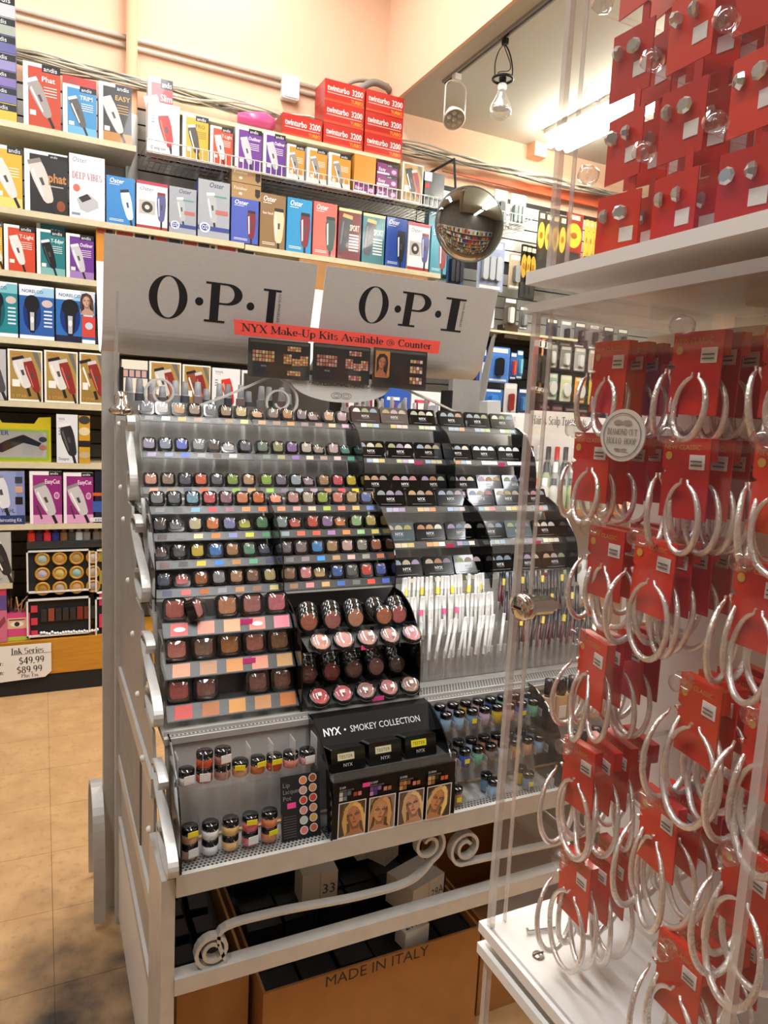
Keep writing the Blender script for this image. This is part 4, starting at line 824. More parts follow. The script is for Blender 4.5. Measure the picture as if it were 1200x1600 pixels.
for k in range(8):
    n_, c_ = [('teal', '#5aa8a8'), ('white', '#d0d4d4'), ('orange', '#c88a4a'), ('red', '#b04a40')][k % 4]
    o = root('hair_jar', f'{n_} lidded jar on the lower ledge, {ORD[k]} along', 'jar', (g0[0]+.3+k*.12, gy-.06, .621)); o.scale = (1.8, 1.8, 1.3)
    ob('jar', tb_, o, color=c_); ob('cap', cp_, o, color='#c8ccc8')
# ================================================================== brushed metal sign stand behind the rack
prof_ = smooth([(2.05, 1.935), (2.078, 1.83), (2.105, 1.735), (2.125, 1.685), (2.165, 1.65), (2.215, 1.645), (2.262, 1.672), (2.295, 1.74), (2.33, 1.85), (2.345, 1.915)], 4)
TH = math.atan2(.055, .2)
K = '#15151a'
def opi(parent, pts, scale, x0):
    p = Print(); 
    def ring(c, z, ro, zo, ri, zi, n=36):
        y = p.d(); A = ell(c, z, ro, zo, n); B = ell(c, z, ri, zi, n)
        p.add([(q[0], y, q[1]) for q in A+B], [(k, (k+1) % n, n+(k+1) % n, n+k) for k in range(n)], K)
    (oc, oz, orx, orz), d1, (pl, pr, pz0, pz1), d2, (il, ir, iz0, iz1) = pts
    ring(oc, oz, orx, orz, orx*.56, orz*.95)
    for d in (d1, d2): p.poly(ell(d[0], d[1], .0115*scale, .0115*scale, 18), K)
    sw = (pr-pl)*.24; x = pl+(pr-pl)*.14; hh = pz1-pz0; se = .006*scale
    p.rect(x, pz0, x+sw, pz1, K); p.rect(pl, pz0, pl+(pr-pl)*.56, pz0+se, K); p.rect(pl, pz1-se, x+sw*.5, pz1, K)
    y = p.d(); n = 18; cx = x+sw; cz = pz1-hh*.27
    A = [(cx, pz1)]+ell(cx+(pr-cx)*.35, cz, (pr-cx)*.65, hh*.27, n, math.pi/2, -math.pi/2)+[(cx, pz1-hh*.54)]
    B = [(cx, pz1-se*.9)]+ell(cx+(pr-cx)*.28, cz, (pr-cx)*.36, hh*.27-se*.9, n, math.pi/2, -math.pi/2)+[(cx, pz1-hh*.54+se*.9)]
    m = len(A); p.add([(q[0], y, q[1]) for q in A+B], [(k, k+1, m+k+1, m+k) for k in range(m-1)], K)
    iw = (ir-il); p.rect(il+iw*.28, iz0, il+iw*.7, iz1, K); p.rect(il, iz1-se, ir, iz1, K); p.rect(il, iz0, ir, iz0+se, K)
    p.text('LOS ANGELES', ir-iw*.12, iz1-.012, .008*scale, '#5a585a', rot=-math.pi/2, minw=(iz1-iz0)*.72)
    p.build('lettering', 'paper', parent, (0, 2.05-.002, 1.935), (TH, 0, 0))
def panel(x0, x1, label, anchors):
    o = root('metal_sign', label, 'sign', (0, 0, 0))
    MB().bar(prof_, x0, x1, .003, 'x').build('bent_sheet', 'steelb', o)
    # letters measured on the sheet plane; convert to sheet coordinates (x, distance down the slope)
    def L(px, py):
        d = _ray(px, py); nrm = (0, -math.cos(TH), -math.sin(TH)); P0 = (0, 2.05, 1.935)
        t = ((P0[1])*nrm[1]+(P0[2]-H)*nrm[2])/(d[1]*nrm[1]+d[2]*nrm[2]); X, Y, Z = d[0]*t, d[1]*t, H+d[2]*t
        return X, (Y-2.05)*-math.sin(TH)+(Z-1.935)*math.cos(TH)
    O, D1, Pp, D2, I = anchors
    a, b = L(O[0], (O[2]+O[3])/2), L(O[1], (O[2]+O[3])/2); zt, zb = L((O[0]+O[1])/2, O[2])[1], L((O[0]+O[1])/2, O[3])[1]
    pts = [((a[0]+b[0])/2, (zt+zb)/2, (b[0]-a[0])/2, (zt-zb)/2), L(*D1)]
    pm = (Pp[0]+Pp[1])/2; pts.append((L(Pp[0], (Pp[2]+Pp[3])/2)[0], L(Pp[1], (Pp[2]+Pp[3])/2)[0], zb+.003, zt-.003)); pts.append(L(*D2))
    pts.append((L(I[0], (I[2]+I[3])/2)[0], L(I[1], (I[2]+I[3])/2)[0], zb+.003, zt-.003))
    opi(o, pts, 1, x0); return o
panel(.152, .737, 'first brushed metal sign panel with black letters, its end by the clipper shelves', ((232, 293, 430, 498), (311, 471), (320, 378, 438, 505), (391, 479), (409, 437, 450, 515)))
panel(.764, 1.372, 'second brushed metal sign panel with black letters, nearer the round mirror', ((560, 607, 447, 506), (621, 483), (625, 672, 455, 512), (684, 491), (692, 724, 465, 520)))
st = root('sign_stand', 'tall grey metal stand holding up the sign panels behind the rack', 'stand', (0, 0, 0))
for x0, x1 in ((.150, .194), (1.25, 1.372)):
    pf = MB().box(x0, 2.1, 0, x1, 2.128, 1.64).build('post', 'steel', st)
    MB().prism([(2.09, 1.5), (2.09, 1.66), (2.045, 1.78), (2.03, 1.79), (2.06, 1.62), (2.085, 1.5)], x0+.03, x0+.036, 'x').build('bracket_fin', 'steel', pf, (0 if x0 < 1 else .075, 0, 0))
    MB().box(x0+.0445, 2.085, .0, x0+.053, 2.15, 1.6).build('shadow_strip', 'blackm', pf, (0 if x0 < 1 else -.06, 0, 0))  # black strip stands in for the shadow gap beside the post
MB().bar(smooth([(2.02, .02), (2.02, .22), (2.05, .33), (2.14, .38), (2.24, .33), (2.27, .22), (2.27, .02)], 5), .118, .149, .012, 'x').build('foot_loop', 'steel', st)
MB().bar(smooth([(2.02, .02), (2.02, .22), (2.05, .33), (2.14, .38), (2.24, .33), (2.27, .22), (2.27, .02)], 5), 1.373, 1.388, .012, 'x').build('foot_loop', 'steel', st)
MB().box(.194, 2.13, 1.488, 1.25, 2.33, 1.5).build('shelf', 'steeld', st)
MB().box(.194, 2.126, 1.462, .66, 2.13, 1.512).build('shelf_lip', 'steeld', st)
MB().box(.86, 2.126, 1.462, 1.25, 2.13, 1.51).build('shelf_lip', 'steeld', st)
MB().box(.6, 2.335, 1.2, .9, 2.345, 1.62).build('centre_panel', 'steeld', st)
pm1 = MB().prism(rrect(.03, .026, .009, 3), 0, .035, 'z').mesh('bottle', 'obj'); pm2 = MB().lathe([(.0115, .035), (.012, .04), (.0095, .078), (.005, .08)], 12).mesh('cap', 'obj')
for k in range(16):
    x = .225+k*.032; hi = (k*7) % 4 != 1
    n_, c_ = [('clear', '#9a9c9c'), ('slate', '#5c6068'), ('rose grey', '#9a8484'), ('smoke', '#707070')][k % 4]
    o = root('polish_bottle', f'{n_} silver capped bottle, {ORD[k]} on the stand shelf under the first sign panel', 'nail polish', (x, 2.16+.03*(k % 2), 1.501), group='silver capped bottles on the stand shelf')
    ob('bottle', pm1, o, color=c_); ob('cap', pm2, o, color='#b4b6b8'); o.scale = (.9, .9, .72+(.22 if hi else 0))
for k in range(17):
    x = .88+k*.0215; n_, c_ = [('white', '#e0dedc'), ('pink', '#d0446a'), ('silver', '#a8a8a8'), ('white and pink', '#e4d4d8')][k % 4]
    o = root('gloss_tube', f'{n_} upright tube, {ORD[k]} along the stand shelf under the second sign panel', 'lip gloss', (x, 2.155+.03*(k % 2), 1.501), group='white and pink tubes on the stand shelf')
    ob('tube', pm1, o, color='#e6e4e2', loc=(0, 0, 0)); ob('cap', pm2, o, color=c_); o.scale = (.6, .6, .66+.1*(k % 3))
# red strip and three photo cards hung from the sign
A, B = at(369, 499, 2.02), at(690, 533, 2.02)
rs = root('notice_strip', 'bright orange-red paper strip with serif lettering across both sign panels', 'sign', (A[0], 2.035, A[2]-.04))
w = B[0]-A[0]
MB('#e0483a').prism([(0, 0), (w, 0), (w+.004, .04), (-.003, .042)], 0, .001, 'y', '#e0483a').build('paper', 'paper', rs)
Print(w, .04).text('NYX Make-Up Kits Available @ Counter', w*.03, .0125, .0205, '#2a1414', font='serif', minw=w*.93).build('lettering', 'paper', rs)
for k, (xa, xb) in enumerate(((388, 487), (489, 581), (583, 670))):
    yt, yb = 530+k*7, 588+k*8
    A, B = at(xa, yb, 2.02), at(xb, yt+6, 2.02); w, h = B[0]-A[0], B[2]-A[2]
    o = root('photo_card', ('glossy photo card of a makeup kit with gold palettes', 'glossy photo card of a makeup kit with pink palettes', 'glossy photo card with a face and a black makeup case')[k]+(', hung at the strip start', ', hung between the other two', ', hung at the strip end')[k], 'photo card', ((A[0]+B[0])/2, 2.028, A[2]))
    MB('#1a1614').prism(rrect(w, h, .003, 2, 0, h/2), 0, .001, 'y', '#1a1614').build('card', 'print', o)
    p = Print(w, h); p.R(.03, .9, .97, .96, '#4a4846')
    cs = [['#b8a05a', '#c8785a', '#a86a4a', '#c8b884', '#d0a070'], ['#c88a80', '#a86a5c', '#b89058', '#c8a0a0', '#a8584c'], ['#b8a890', '#c8b060', '#b8686c', '#d8d0c0', '#8a6a50']][k]
    if k < 2:
        for i in range(7):
            for j in range(3): p.R(.07+i*.05, .42+j*.1, .11+i*.05, .5+j*.1, cs[(i*2+j) % 5])
        for (u, v, a, b) in ((.62, .74, 5, 2), (.56, .4, 3, 4), (.7, .36, 3, 3), (.83, .38, 3, 4), (.62, .1, 5, 2)):
            for i in range(a):
                for j in range(b): p.R(u+i*.045, v+j*.065, u+.038+i*.045, v+.055+j*.065, cs[(i+j*2+k) % 5])
        p.T('NYX', .2, .28, .05, '#b0aca8', .2)
    else:
        p.R(.04, .25, .3, .92, '#c8823a'); portrait(p, (.06-.5)*w, .27*h, (.29-.5)*w, .9*h, '#2a1c18', '#c87a4a', 1, -8); p.PO([(.24, .2), (.36, .38), (.52, .34), (.5, .12), (.34, .08)], '#0a0a0c')
        for (v, b) in ((.68, 1), (.42, 2), (.14, 2)):
            for i in range(4):
                for j in range(b): p.R(.68+i*.06, v+j*.09, .73+i*.06, v+.08+j*.09, cs[(i+j) % 5])
    p.build('printed_picture', 'print', o); 
    MB().prism(rrect(w*1.02, h*1.03, .002, 1, 0, h/2), -.0022, -.0016).build('clear_sleeve', 'pane', o)
# ================================================================== tiered cosmetics rack
XL, PX = .212, .2855
XC = [XL+PX*i for i in range(5)]; XR = XC[4]
rk = root('cosmetics_rack', 'stepped silver metal cosmetics rack with scroll brackets', 'display rack', (XL, 1.2, 0)); RO = (XL, 1.2, 0)
def rp(mb, name, mat, parent=None, color=None):
    o = mb.build(name, mat, parent or rk, color=color)
    if parent is None: o.location = (-RO[0], -RO[1], 0)
    return o
S_tiers = [((1.862, 1.47), (1.782, 1.275)), ((1.752, 1.245), (1.548, 1.078)), ((1.552, 1.02), (1.36, .878)), ((1.372, .815), (1.175, .678))]
NB = [(.45, .17), (.5, .06), (.35, 0), (.12, .03), (.06, .15), (.2, .3), (.5, .47), (.85, .62), (1.0, .78), (.97, .93), (.8, 1.0), (.55, .97), (.4, .86), (.42, .72), (.55, .68)]
for sx, xa, xb in ((-1, XL-.03, XL-.006), (1, XR+.006, XR+.03)):
    xo = xa if sx < 0 else xb
    bp = rp(MB().box(xa-.004, 2.02, 0, xb+.002, 2.075, 1.47), 'back_post', 'steel')
    f = MB().lathe([(.016, 0), (.03, .006), (.033, .014), (.027, .022), (.02, .028), (.019, .05), (.012, .062), (0, .066)], 18).build('finial', 'chrome', bp, ((xa+xb)/2, 2.047, 1.47))
    rp(MB().box(xa, 1.205, 0, xb, 1.365, .665), 'front_leg', 'steel')
    xm = (xa+xb)/2
    # stepped side plate
    rp(MB().prism([(2.02, 1.46), (1.9, 1.46), (1.87, 1.26), (1.77, 1.26), (1.69, 1.06), (1.58, 1.06), (1.52, .86), (1.4, .86), (1.37, .78), (1.37, .34), (2.02, .34)], xm-.003, xm+.003, 'x'), 'side_plate', 'steeld')
    rp(MB().prism([(2.02, .74), (1.56, .74), (1.56, .52), (2.02, .52)], xm-.006, xm+.006, 'x'), 'perforated_side', 'perf')
    m = MB()
    for i in range(30): m.prism([(1.57+i*.015, .525), (1.574+i*.015, .525), (1.574+i*.015+.0, .735), (1.57+i*.015, .735)], xm-.0075, xm+.0075, 'x')
    rp(m, 'louvre_ribs', 'steel')['kind'] = 'stuff'
    for z in (.76, .5): rp(MB().box(xa+.002, 1.36, z-.02, xb-.002, 2.02, z+.02), 'side_rail', 'steel')
    rp(MB().box(xa+.004, 1.365, .02, xb-.004, 2.02, .31), 'lower_side_panel', 'whitem')
    rp(MB().box(xa+.002, 1.365, .31, xb-.002, 2.02, .335), 'side_rail', 'steel')
    for (t, b) in S_tiers:
        dy, dz = b[0]-t[0], b[1]-t[1]
        path = smooth([(t[0]+.03*(1-0)+(dy-.03)*a+.0, t[1]+dz*bb) for a, bb in NB], 4)
        br = rp(MB().bar(path, *((xb-.018, xb) if sx < 0 else (xa, xa+.018)), .008, 'x'), 'scroll_bracket', 'steel')
        for z in (t[1]-.02, b[1]+.02):
            MB().lathe([(.007, 0), (.007, .004), (.004, .007), (0, .0075)], 10).build('bolt', 'whitem', br, (xa-.004 if sx < 0 else xb+.002, t[0]+.05+dy*.5*(z < t[1]-.05), z), (0, R_(-90*-sx), 0))
# sloped backs and ledges of the tiers
backs = [((1.925, 1.475), (1.83, 1.262)), ((1.735, 1.285), (1.60, 1.066)), ((1.54, 1.09), (1.455, .866)), ((1.36, .872), (1.30, .68))]
for i, (t, b) in enumerate(backs):
    rp(MB().prism([t, (t[0]+.006, t[1]), (b[0]+.006, b[1]), b], XL-.004, XR+.004, 'x'), 'tier_back', 'steeld')
for y0, y1, z in ((1.735, 1.84, 1.262), (1.53, 1.61, 1.066), (1.345, 1.465, .864), (1.2, 1.31, .668)):
    rp(MB().box(XL-.006, y0, z-.012, XR+.006, y1, z), 'tier_ledge', 'steel')
rp(MB().box(XL-.006, 1.195, .634, XR+.03, 1.205, .676), 'front_edge', 'steel')
rp(MB().box(XL-.006, 1.2, .435, XR+.03, 1.23, .468), 'front_rail', 'steel')
rp(MB().box(XL-.006, 1.9, .2, XR+.03, 1.92, .23), 'rear_rail', 'steel')
# perforated strips on the ledges (rows of punched holes)
def perfo(x0, x1, y0, y1, z, nm='perforated_strip'):
    o = rp(MB().box(x0, y0, z, x1, y1, z+.0015), nm, 'steeld')
    hole = MB(); x = x0+.006
    while x < x1-.004:
        y = y0+.004; k = 0
        while y < y1-.002:
            hole.prism(ell(x+(k % 2)*.004, y, .0026, .0026, 6), z+.0016, z+.0019, 'z'); y += .0075; k += 1
        x += .008
    ho = hole.build('holes', 'groove', o); ho['kind'] = 'stuff'
perfo(XC[0], XC[1], 1.212, 1.262, .6685); perfo(XC[2], XC[3], 1.212, 1.24, .6685); perfo(XC[2], XC[4], 1.35, 1.42, .8645); perfo(XC[0]+.005, XC[1], 1.35, 1.372, .8645)
# header scrollwork
YH = 2.05
def pt(px, py, y): q = at(px, py, y); return (q[0], q[2])
def scroll(parts, y, th, wy, mat, nm):
    o = MB()
    for p in parts: o.bar(p, y-wy/2, y+wy/2, th, 'y')
    return rp(o, nm, mat)
c1 = pt(252, 614, YH); c2 = pt(437, 628, YH); c3 = pt(577, 632, YH); c4 = pt(764, 640, YH)
e1, e2 = pt(275, 647, YH), pt(420, 590, YH)
scroll([spiral(c1[0], c1[1], .046, .016, 1.35, R_(-120), 30, -1)], YH, .006, .012, 'whitem', 'header_scroll')
scroll([[e1, ((e1[0]+e2[0])/2, (e1[1]+e2[1])/2-.004), e2]], YH, .006, .012, 'whitem', 'header_bar')
scroll([[e2, (e2[0]+.03, e2[1]+.004)]+spiral(c2[0], c2[1], .058, .014, 1.6, R_(60), 34, -1)], YH, .006, .012, 'whitem', 'header_scroll')
scroll([spiral(c3[0], c3[1], .05, .014, 1.6, R_(110), 34, 1)], YH, .006, .012, 'whitem', 'header_scroll')
e3, e4 = pt(628, 606, YH), pt(735, 655, YH)
scroll([[e3, ((e3[0]+e4[0])/2, (e3[1]+e4[1])/2+.002), e4]], YH, .006, .012, 'whitem', 'header_bar')
scroll([spiral(c4[0], c4[1], .034, .012, 1.4, R_(-60), 30, 1)], YH, .007, .014, 'whitem', 'header_scroll')
a, b = pt(452, 598, YH), pt(606, 612, YH); cx, cz_ = (a[0]+b[0])/2, (a[1]+b[1])/2; hw = (b[0]-a[0])/2
pq = rp(MB().prism([(cx-hw, cz_+.03)]+ell(cx, cz_+.012, hw, .058, 22, math.pi, 2*math.pi)+[(cx+hw, cz_+.03)], YH-.012, YH-.008), 'header_plaque', 'whitem')
p = Print(); p.text('PROFESSIONAL MAKE-UP', cx, cz_+.002, .014, '#3a3c6a', center=True, minw=hw*1.3)
y = p.d()
for sg in (-1, 1):
    for rr in (.016, .009):
        A = ell(cx+sg*.016, cz_-.026, rr*1.1, rr*.6, 16); B = ell(cx+sg*.016, cz_-.026, rr*1.1-.0012, rr*.6-.0012, 16)
        p.add([(q[0], y, q[1]) for q in A+B], [(k, (k+1) % 16, 16+(k+1) % 16, 16+k) for k in range(16)], '#3a3a40')
p.build('plaque_lettering', 'paper', pq, (0, YH-.012, 0))
# lower scrollwork
YB2 = 1.215
b1 = pt(332, 1482, YB2); b2 = pt(668, 1318, YB2); b3 = pt(726, 1322, YB2)
s1 = spiral(b1[0], b1[1], .012, .036, 1.75, R_(40), 30, 1)
s2 = spiral(b2[0], b2[1], .04, .012, 1.6, R_(-70), 34, 1)
mid = smooth([s1[-1], pt(345, 1452, YB2), pt(430, 1425, YB2), pt(560, 1400, YB2), pt(640, 1376, YB2), s2[0]], 6)
scroll([s1+mid[1:]+s2[1:]], YB2, .007, .018, 'steel', 'lower_scroll')
s3 = spiral(b3[0], b3[1], .04, .012, 1.6, R_(-110), 34, -1); far = XR+.0-.02
scroll([[(far, s3[0][1]+.005), ((far+s3[0][0])/2, s3[0][1]-.012), s3[0]]+s3[1:]], YB2, .007, .018, 'steel', 'lower_scroll')
# ------------------------------------------------------------------ display units on the rack
ARCH = [[(1.895, 1.488), (1.86, 1.487), (1.81, 1.462), (1.765, 1.405), (1.747, 1.34), (1.745, 1.264), (1.835, 1.264)],
        [(1.72, 1.29), (1.685, 1.29), (1.61, 1.255), (1.55, 1.19), (1.532, 1.13), (1.53, 1.068), (1.598, 1.068)],
        [(1.53, 1.086), (1.495, 1.084), (1.44, 1.058), (1.395, 1.0), (1.382, .94), (1.38, .866), (1.452, .866)],
        [(1.352, .872), (1.32, .87), (1.25, .83), (1.205, .765), (1.197, .72), (1.196, .67), (1.298, .67)]]
def arch(t): P = ARCH[t]; return [P[0]]+smooth(P[1:6], 5)+[P[6]]
def unit(t, c, label, left=None, right='gloss', back=None):
    o = root('display_unit', label, 'display unit', (XC[c], ARCH[t][5][0], ARCH[t][5][1]))
    L0 = Vector(o.location)
    def add(mb, nm, mat): q = mb.build(nm, mat, o); q.location = -L0; return q
    if left: add(MB().prism(arch(t), XC[c]+.0005, XC[c]+.0035, 'x'), 'side_panel', left)
    if right: add(MB().prism(arch(t), XC[c+1]-.0035, XC[c+1]-.0005, 'x'), 'side_panel', right)
    if back:
        (ty, tz), (by, bz) = backs[t]; add(MB().prism([(ty-.003, tz-.004), (ty-.001, tz-.004), (by-.001, bz+.004), (by-.003, bz+.004)], XC[c]+.004, XC[c+1]-.004, 'x'), 'back_panel', back)
    return o, add
def lip(add, x0, x1, y, z, n, dep=.03, drop=.017, run=.016, slots=True):
    q = add(MB().prism([(y, z), (y, z-.0015), (y-run, z-drop), (y-run, z-drop+.002)], x0, x1, 'x').box(x0, y, z-.0025, x1, y+dep, z-.0005), 'shelf_lip', 'lip')
    if slots:
        m = MB()
        for k in range(1, n): x = x0+(x1-x0)*k/n; m.box(x-.0006, y, z, x+.0006, y+.022, z+.02)
        m.build('slot_dividers', 'clear', q)['kind'] = 'stuff'
    return q
def swatch(parent, x, y, z, w, cols, run=.016, drop=.017, h=.55, r=0):
    m = MB(); n = len(cols); ux = w/n
    for k, c in enumerate(cols):
        a, b = x-w/2+k*ux, x-w/2+(k+1)*ux-.001
        f0, f1 = (1-h)/2, 1-(1-h)/2
        q = lambda xx, f: (xx+.004*(1-f), y-run*f-.0006, z-drop*f+.0012)
        m.add([q(a, f0), q(b, f0), q(b, f1), q(a, f1)], [(0, 1, 2, 3)], c)
    return m.build('shade_swatch', 'paper', parent)
# compact parts
def compact_meshes(w, h, th, r):
    base = MB().prism(rrect(w, h, r, 5, 0, h/2), 0, th).mesh('case', 'gloss')
    pan = MB().prism(rrect(w*.72, h*.66, r*.7, 4, 0, h*.52), -.0012, .0005).mesh('powder_pan', 'powder')
    rings = [(1, 0), (.97, -.004), (.9, -.0085), (.74, -.0125), (.48, -.015), (.22, -.016)]; vs, fs = [], []; n = len(rrect(1, 1, .1, 5))
    for s, y in rings: vs += [(p[0]*s, y, h/2+(p[1]-h/2)*s) for p in rrect(w*.94, h*.92, r, 5, 0, h/2)]
    for i in range(len(rings)-1): fs += [(i*n+k, i*n+(k+1) % n, (i+1)*n+(k+1) % n, (i+1)*n+k) for k in range(n)]
    fs.append(tuple(range((len(rings)-1)*n, len(rings)*n)))
    lid = MB().add(vs, fs, None, 0, True).mesh('clear_lid', 'lid')
    return base, pan, lid
CS = compact_meshes(.0355, .036, .014, .009); CBL = compact_meshes(.05, .05, .017, .012)
def shade(c):
    r, g, b = [int(c[i:i+2], 16) for i in (1, 3, 5)]; mx, mn = max(r, g, b), min(r, g, b); l = (mx+mn)/2
    if mx-mn < 26: return 'dark grey' if l < 85 else 'grey' if l < 140 else 'silver' if l < 185 else 'white'
    if r == mx and g >= b:
        q = (g-b)/(mx-mn)
        n = 'red' if q < .25 and (mx-mn) > 70 else 'brown' if l < 105 else 'peach' if l > 140 and q < .75 and mx-mn > 50 else 'bronze' if q < .7 else 'yellow' if mx-mn > 80 else 'beige'
    elif r == mx: n = 'pink' if l > 120 else 'plum'
    elif g == mx: n = 'lime green' if r > b and mx-mn > 60 else 'green' if b < r+60 else 'teal'
    else: n = 'violet' if r > g+8 else 'blue'
    return n
def compact(kind, x, y, z, c, label, group, tilt=-24, twist=0, nm='eyeshadow_compact', cat='eyeshadow'):
    o = root(nm, label, cat, (x, y, z), (R_(tilt), 0, R_(twist)), group)
    for n_, me in zip(('case', 'powder_pan', 'clear_lid'), kind): ob(n_, me, o, color=c if n_ == 'powder_pan' else None)
    return o
T1R = [['#8a8a8c', '#d8d6d2', '#c9a478', '#a38f80', '#7a7874', '#9a8468', '#cdbb84', '#b98e6a', '#8f7a6c', '#b08458', '#847478', '#8a7068', '#c9a484', '#b89aa0'],
       ['#9b93a8', '#8f96a8', '#6a78c8', '#9a9a98', '#5c5048', '#b3ada8', '#5f6068', '#6b7a6a', '#8b8a60', '#7a5f92', '#b3aa98', '#8f7c70', '#c0a6a4', '#3f7a6a'],
       ['#c98f78', '#8a7860', '#4a4c58', '#d0603c', '#55575a', '#7a9440', '#b58c62', '#86a83c', '#6c6470', '#8f9ca0', '#94808c', '#9a7850', '#c84858', '#c8b020']]
T2R = [['#77787a', '#5a5e62', '#78a0b0', '#c05058', '#8f6670', '#c98058', '#c86a30', '#c87a58', '#b8887c', '#b0a490', '#90a040', '#c87868', '#b09464', '#5a6c9a'],
       ['#4c4440', '#6c6a6c', '#c3b992', '#d07840', '#7a80a8', '#b0b040', '#4a7c54', '#7f8c8c', '#c05a44', '#b85038', '#8a6a90', '#c87840', '#88ac78', '#b8a860'],
       ['#6c5450', '#48484c', '#c0a838', '#3f78b8', '#a07848', '#5f9478', '#3c3a50', '#6a6468', '#7a6c6c', '#3a80b8', '#a08058', '#c0a098', '#908c80', '#a86848'],
       ['#505468', '#c86460', '#9a5a24', '#88848a', '#a87e58', '#85604c', '#b8ac78', '#8a6850', '#c88080', '#b09060', '#3c5c98', '#5c605c', '#cc4c3c', '#4c60a8']]
ROWN = ['top', 'second', 'third', 'bottom']
def bright(c):
    v = [int(c[i:i+2], 16) for i in (1, 3, 5)]; m = sum(v)/3
    return '#%02x%02x%02x' % tuple(max(0, min(255, int((m+(q-m)*1.2)*1.05))) for q in v)
def singles(rows, Ys, Zs, t, tier):
    for cc in (0, 1):
        o, add = unit(t, cc, f'clear eyeshadow tray of the {tier} tier, {("outer, by the scroll brackets", "inner, beside the palettes")[cc]}', left=('gloss' if t == 1 else 'clear') if cc == 0 else None, right='clear' if (t == 0 and cc == 0) else 'gloss', back='darkback' if t == 1 else None)
        x0, x1 = XC[cc]+.004, XC[cc+1]-.004
        for r, row in enumerate(rows):
            lp = lip(add, x0, x1, Ys[r], Zs[r], 7)
            for k in range(7):
                c = row[cc*7+k]; x = x0+(x1-x0)*(k+.5)/7
                low = random.random() < .12
                compact(CS, x+random.uniform(-.001, .001), Ys[r]+(.004 if not low else .012), Zs[r]+.0005, c, f'{shade(c)} eyeshadow compact, {ORD[k]} in the {ROWN[r]} row of the {tier} tier {("outer", "inner")[cc]} tray', f'eyeshadow compacts of the {tier} tier', -24 if not low else -50, random.uniform(-4, 4))
                swatch(lp, x+.003, Ys[r], Zs[r], .021, [bright(c)])
singles(T1R, (1.86, 1.81, 1.77), (1.478, 1.391, 1.308), 0, 'highest')
singles(T2R, (1.67, 1.632, 1.594, 1.556), (1.274, 1.2185, 1.163, 1.108), 1, 'second')
# trio palettes
pcase = MB().prism(rrect(.087, .05, .004, 2, 0, .025), 0, .012).mesh('case', 'gloss')
plet = Print(.087, .05); plet.text('NYX', 0, .0155, .008, '#d8d8d8', center=True, bold=.02); plet.rect(-.011, .012, .011, .0128, '#9a9a9a'); plet.rect(-.03, .0045, .03, .0055, '#8a8a8a'); plet = plet.mesh('lettering', 'paper')
half = MB().prism([(-.0115, 0)]+ell(0, 0, .0115, .0125, 12, math.pi, 0)+[(.0115, 0)][:0], -.0012, .0005).mesh('powder_pan', 'powder')
PALC = ['#d0c8b4', '#b0a48f', '#b8966c', '#a09284', '#b09ea4', '#9a8ca4', '#8c9cac', '#7c8c9c', '#9ea68a', '#88929c', '#a49660', '#929c70', '#a87a58', '#b88c6c', '#788088', '#b4aa8c', '#847a8c', '#b0787a', '#949a94', '#d4d0c4']
def palette(x, y, z, cols, label, group, casec=None, tilt=-26):
    o = root('shadow_palette', label, 'eyeshadow palette', (x, y, z), (R_(tilt), 0, random.uniform(-.03, .03)), group)
    if casec: MB(casec).prism(rrect(.087, .05, .004, 2, 0, .025), 0, .012, 'y', casec).build('case', 'plas', o)
    else: ob('case', pcase, o)
    ob('lettering', plet, o)
    for k, c in enumerate(cols): ob('powder_pan', half, o, (-.026+.026*k, 0, .031), color=c)
def palettes(t, cc, Ys, Zs, tier, where):
    o, add = unit(t, cc, f'palette tray of the {tier} tier {where}', left=None)
    x0, x1 = XC[cc]+.004, XC[cc+1]-.004
    for r in range(3):
        lp = lip(add, x0, x1, Ys[r], Zs[r], 3, .035)
        for k in range(3):
            x = x0+(x1-x0)*(k+.5)/3; cols = [random.choice(PALC) for _ in range(3)]; casec = None
            if t == 0 and r == 0 and cc == 2 and k < 2: casec = ('#3a2a26', '#5a4e48')[k]
            if t == 1 and ((cc == 2 and r == 1 and k == 0) or (cc == 3 and r == 1 and k == 1)): casec = '#4a585c'
            if t == 0 and r == 1 and cc == 3 and k in (1, 2): cols = ['#f0f0ee']*3
            palette(x, Ys[r]+.006, Zs[r]+.0005, cols, f'{shade(cols[0])}, {shade(cols[1])} and {shade(cols[2])} palette, {ORD[k]} in {ROWN[r]} row, {tier} tier {("third", "fourth")[cc-2]} column', f'trio palettes of the {tier} tier', casec)
            swatch(lp, x+.004, Ys[r], Zs[r], .056, [bright(c) for c in cols])
        if r: MB('#e0447a').box(x0+.17, Ys[r]-.0175, Zs[r]-.016, x0+.195, Ys[r]-.0165, Zs[r]-.006).build('pink_price_tag', 'paper', lp)
palettes(0, 2, (1.86, 1.81, 1.77), (1.483, 1.387, 1.298), 'highest', 'beside the eyeshadows')
palettes(0, 3, (1.86, 1.81, 1.77), (1.483, 1.387, 1.298), 'highest', 'at the far end')
palettes(1, 2, (1.67, 1.61, 1.556), (1.268, 1.184, 1.103), 'second', 'beside the eyeshadows')
palettes(1, 3, (1.67, 1.61, 1.556), (1.268, 1.184, 1.103), 'second', 'at the far end')
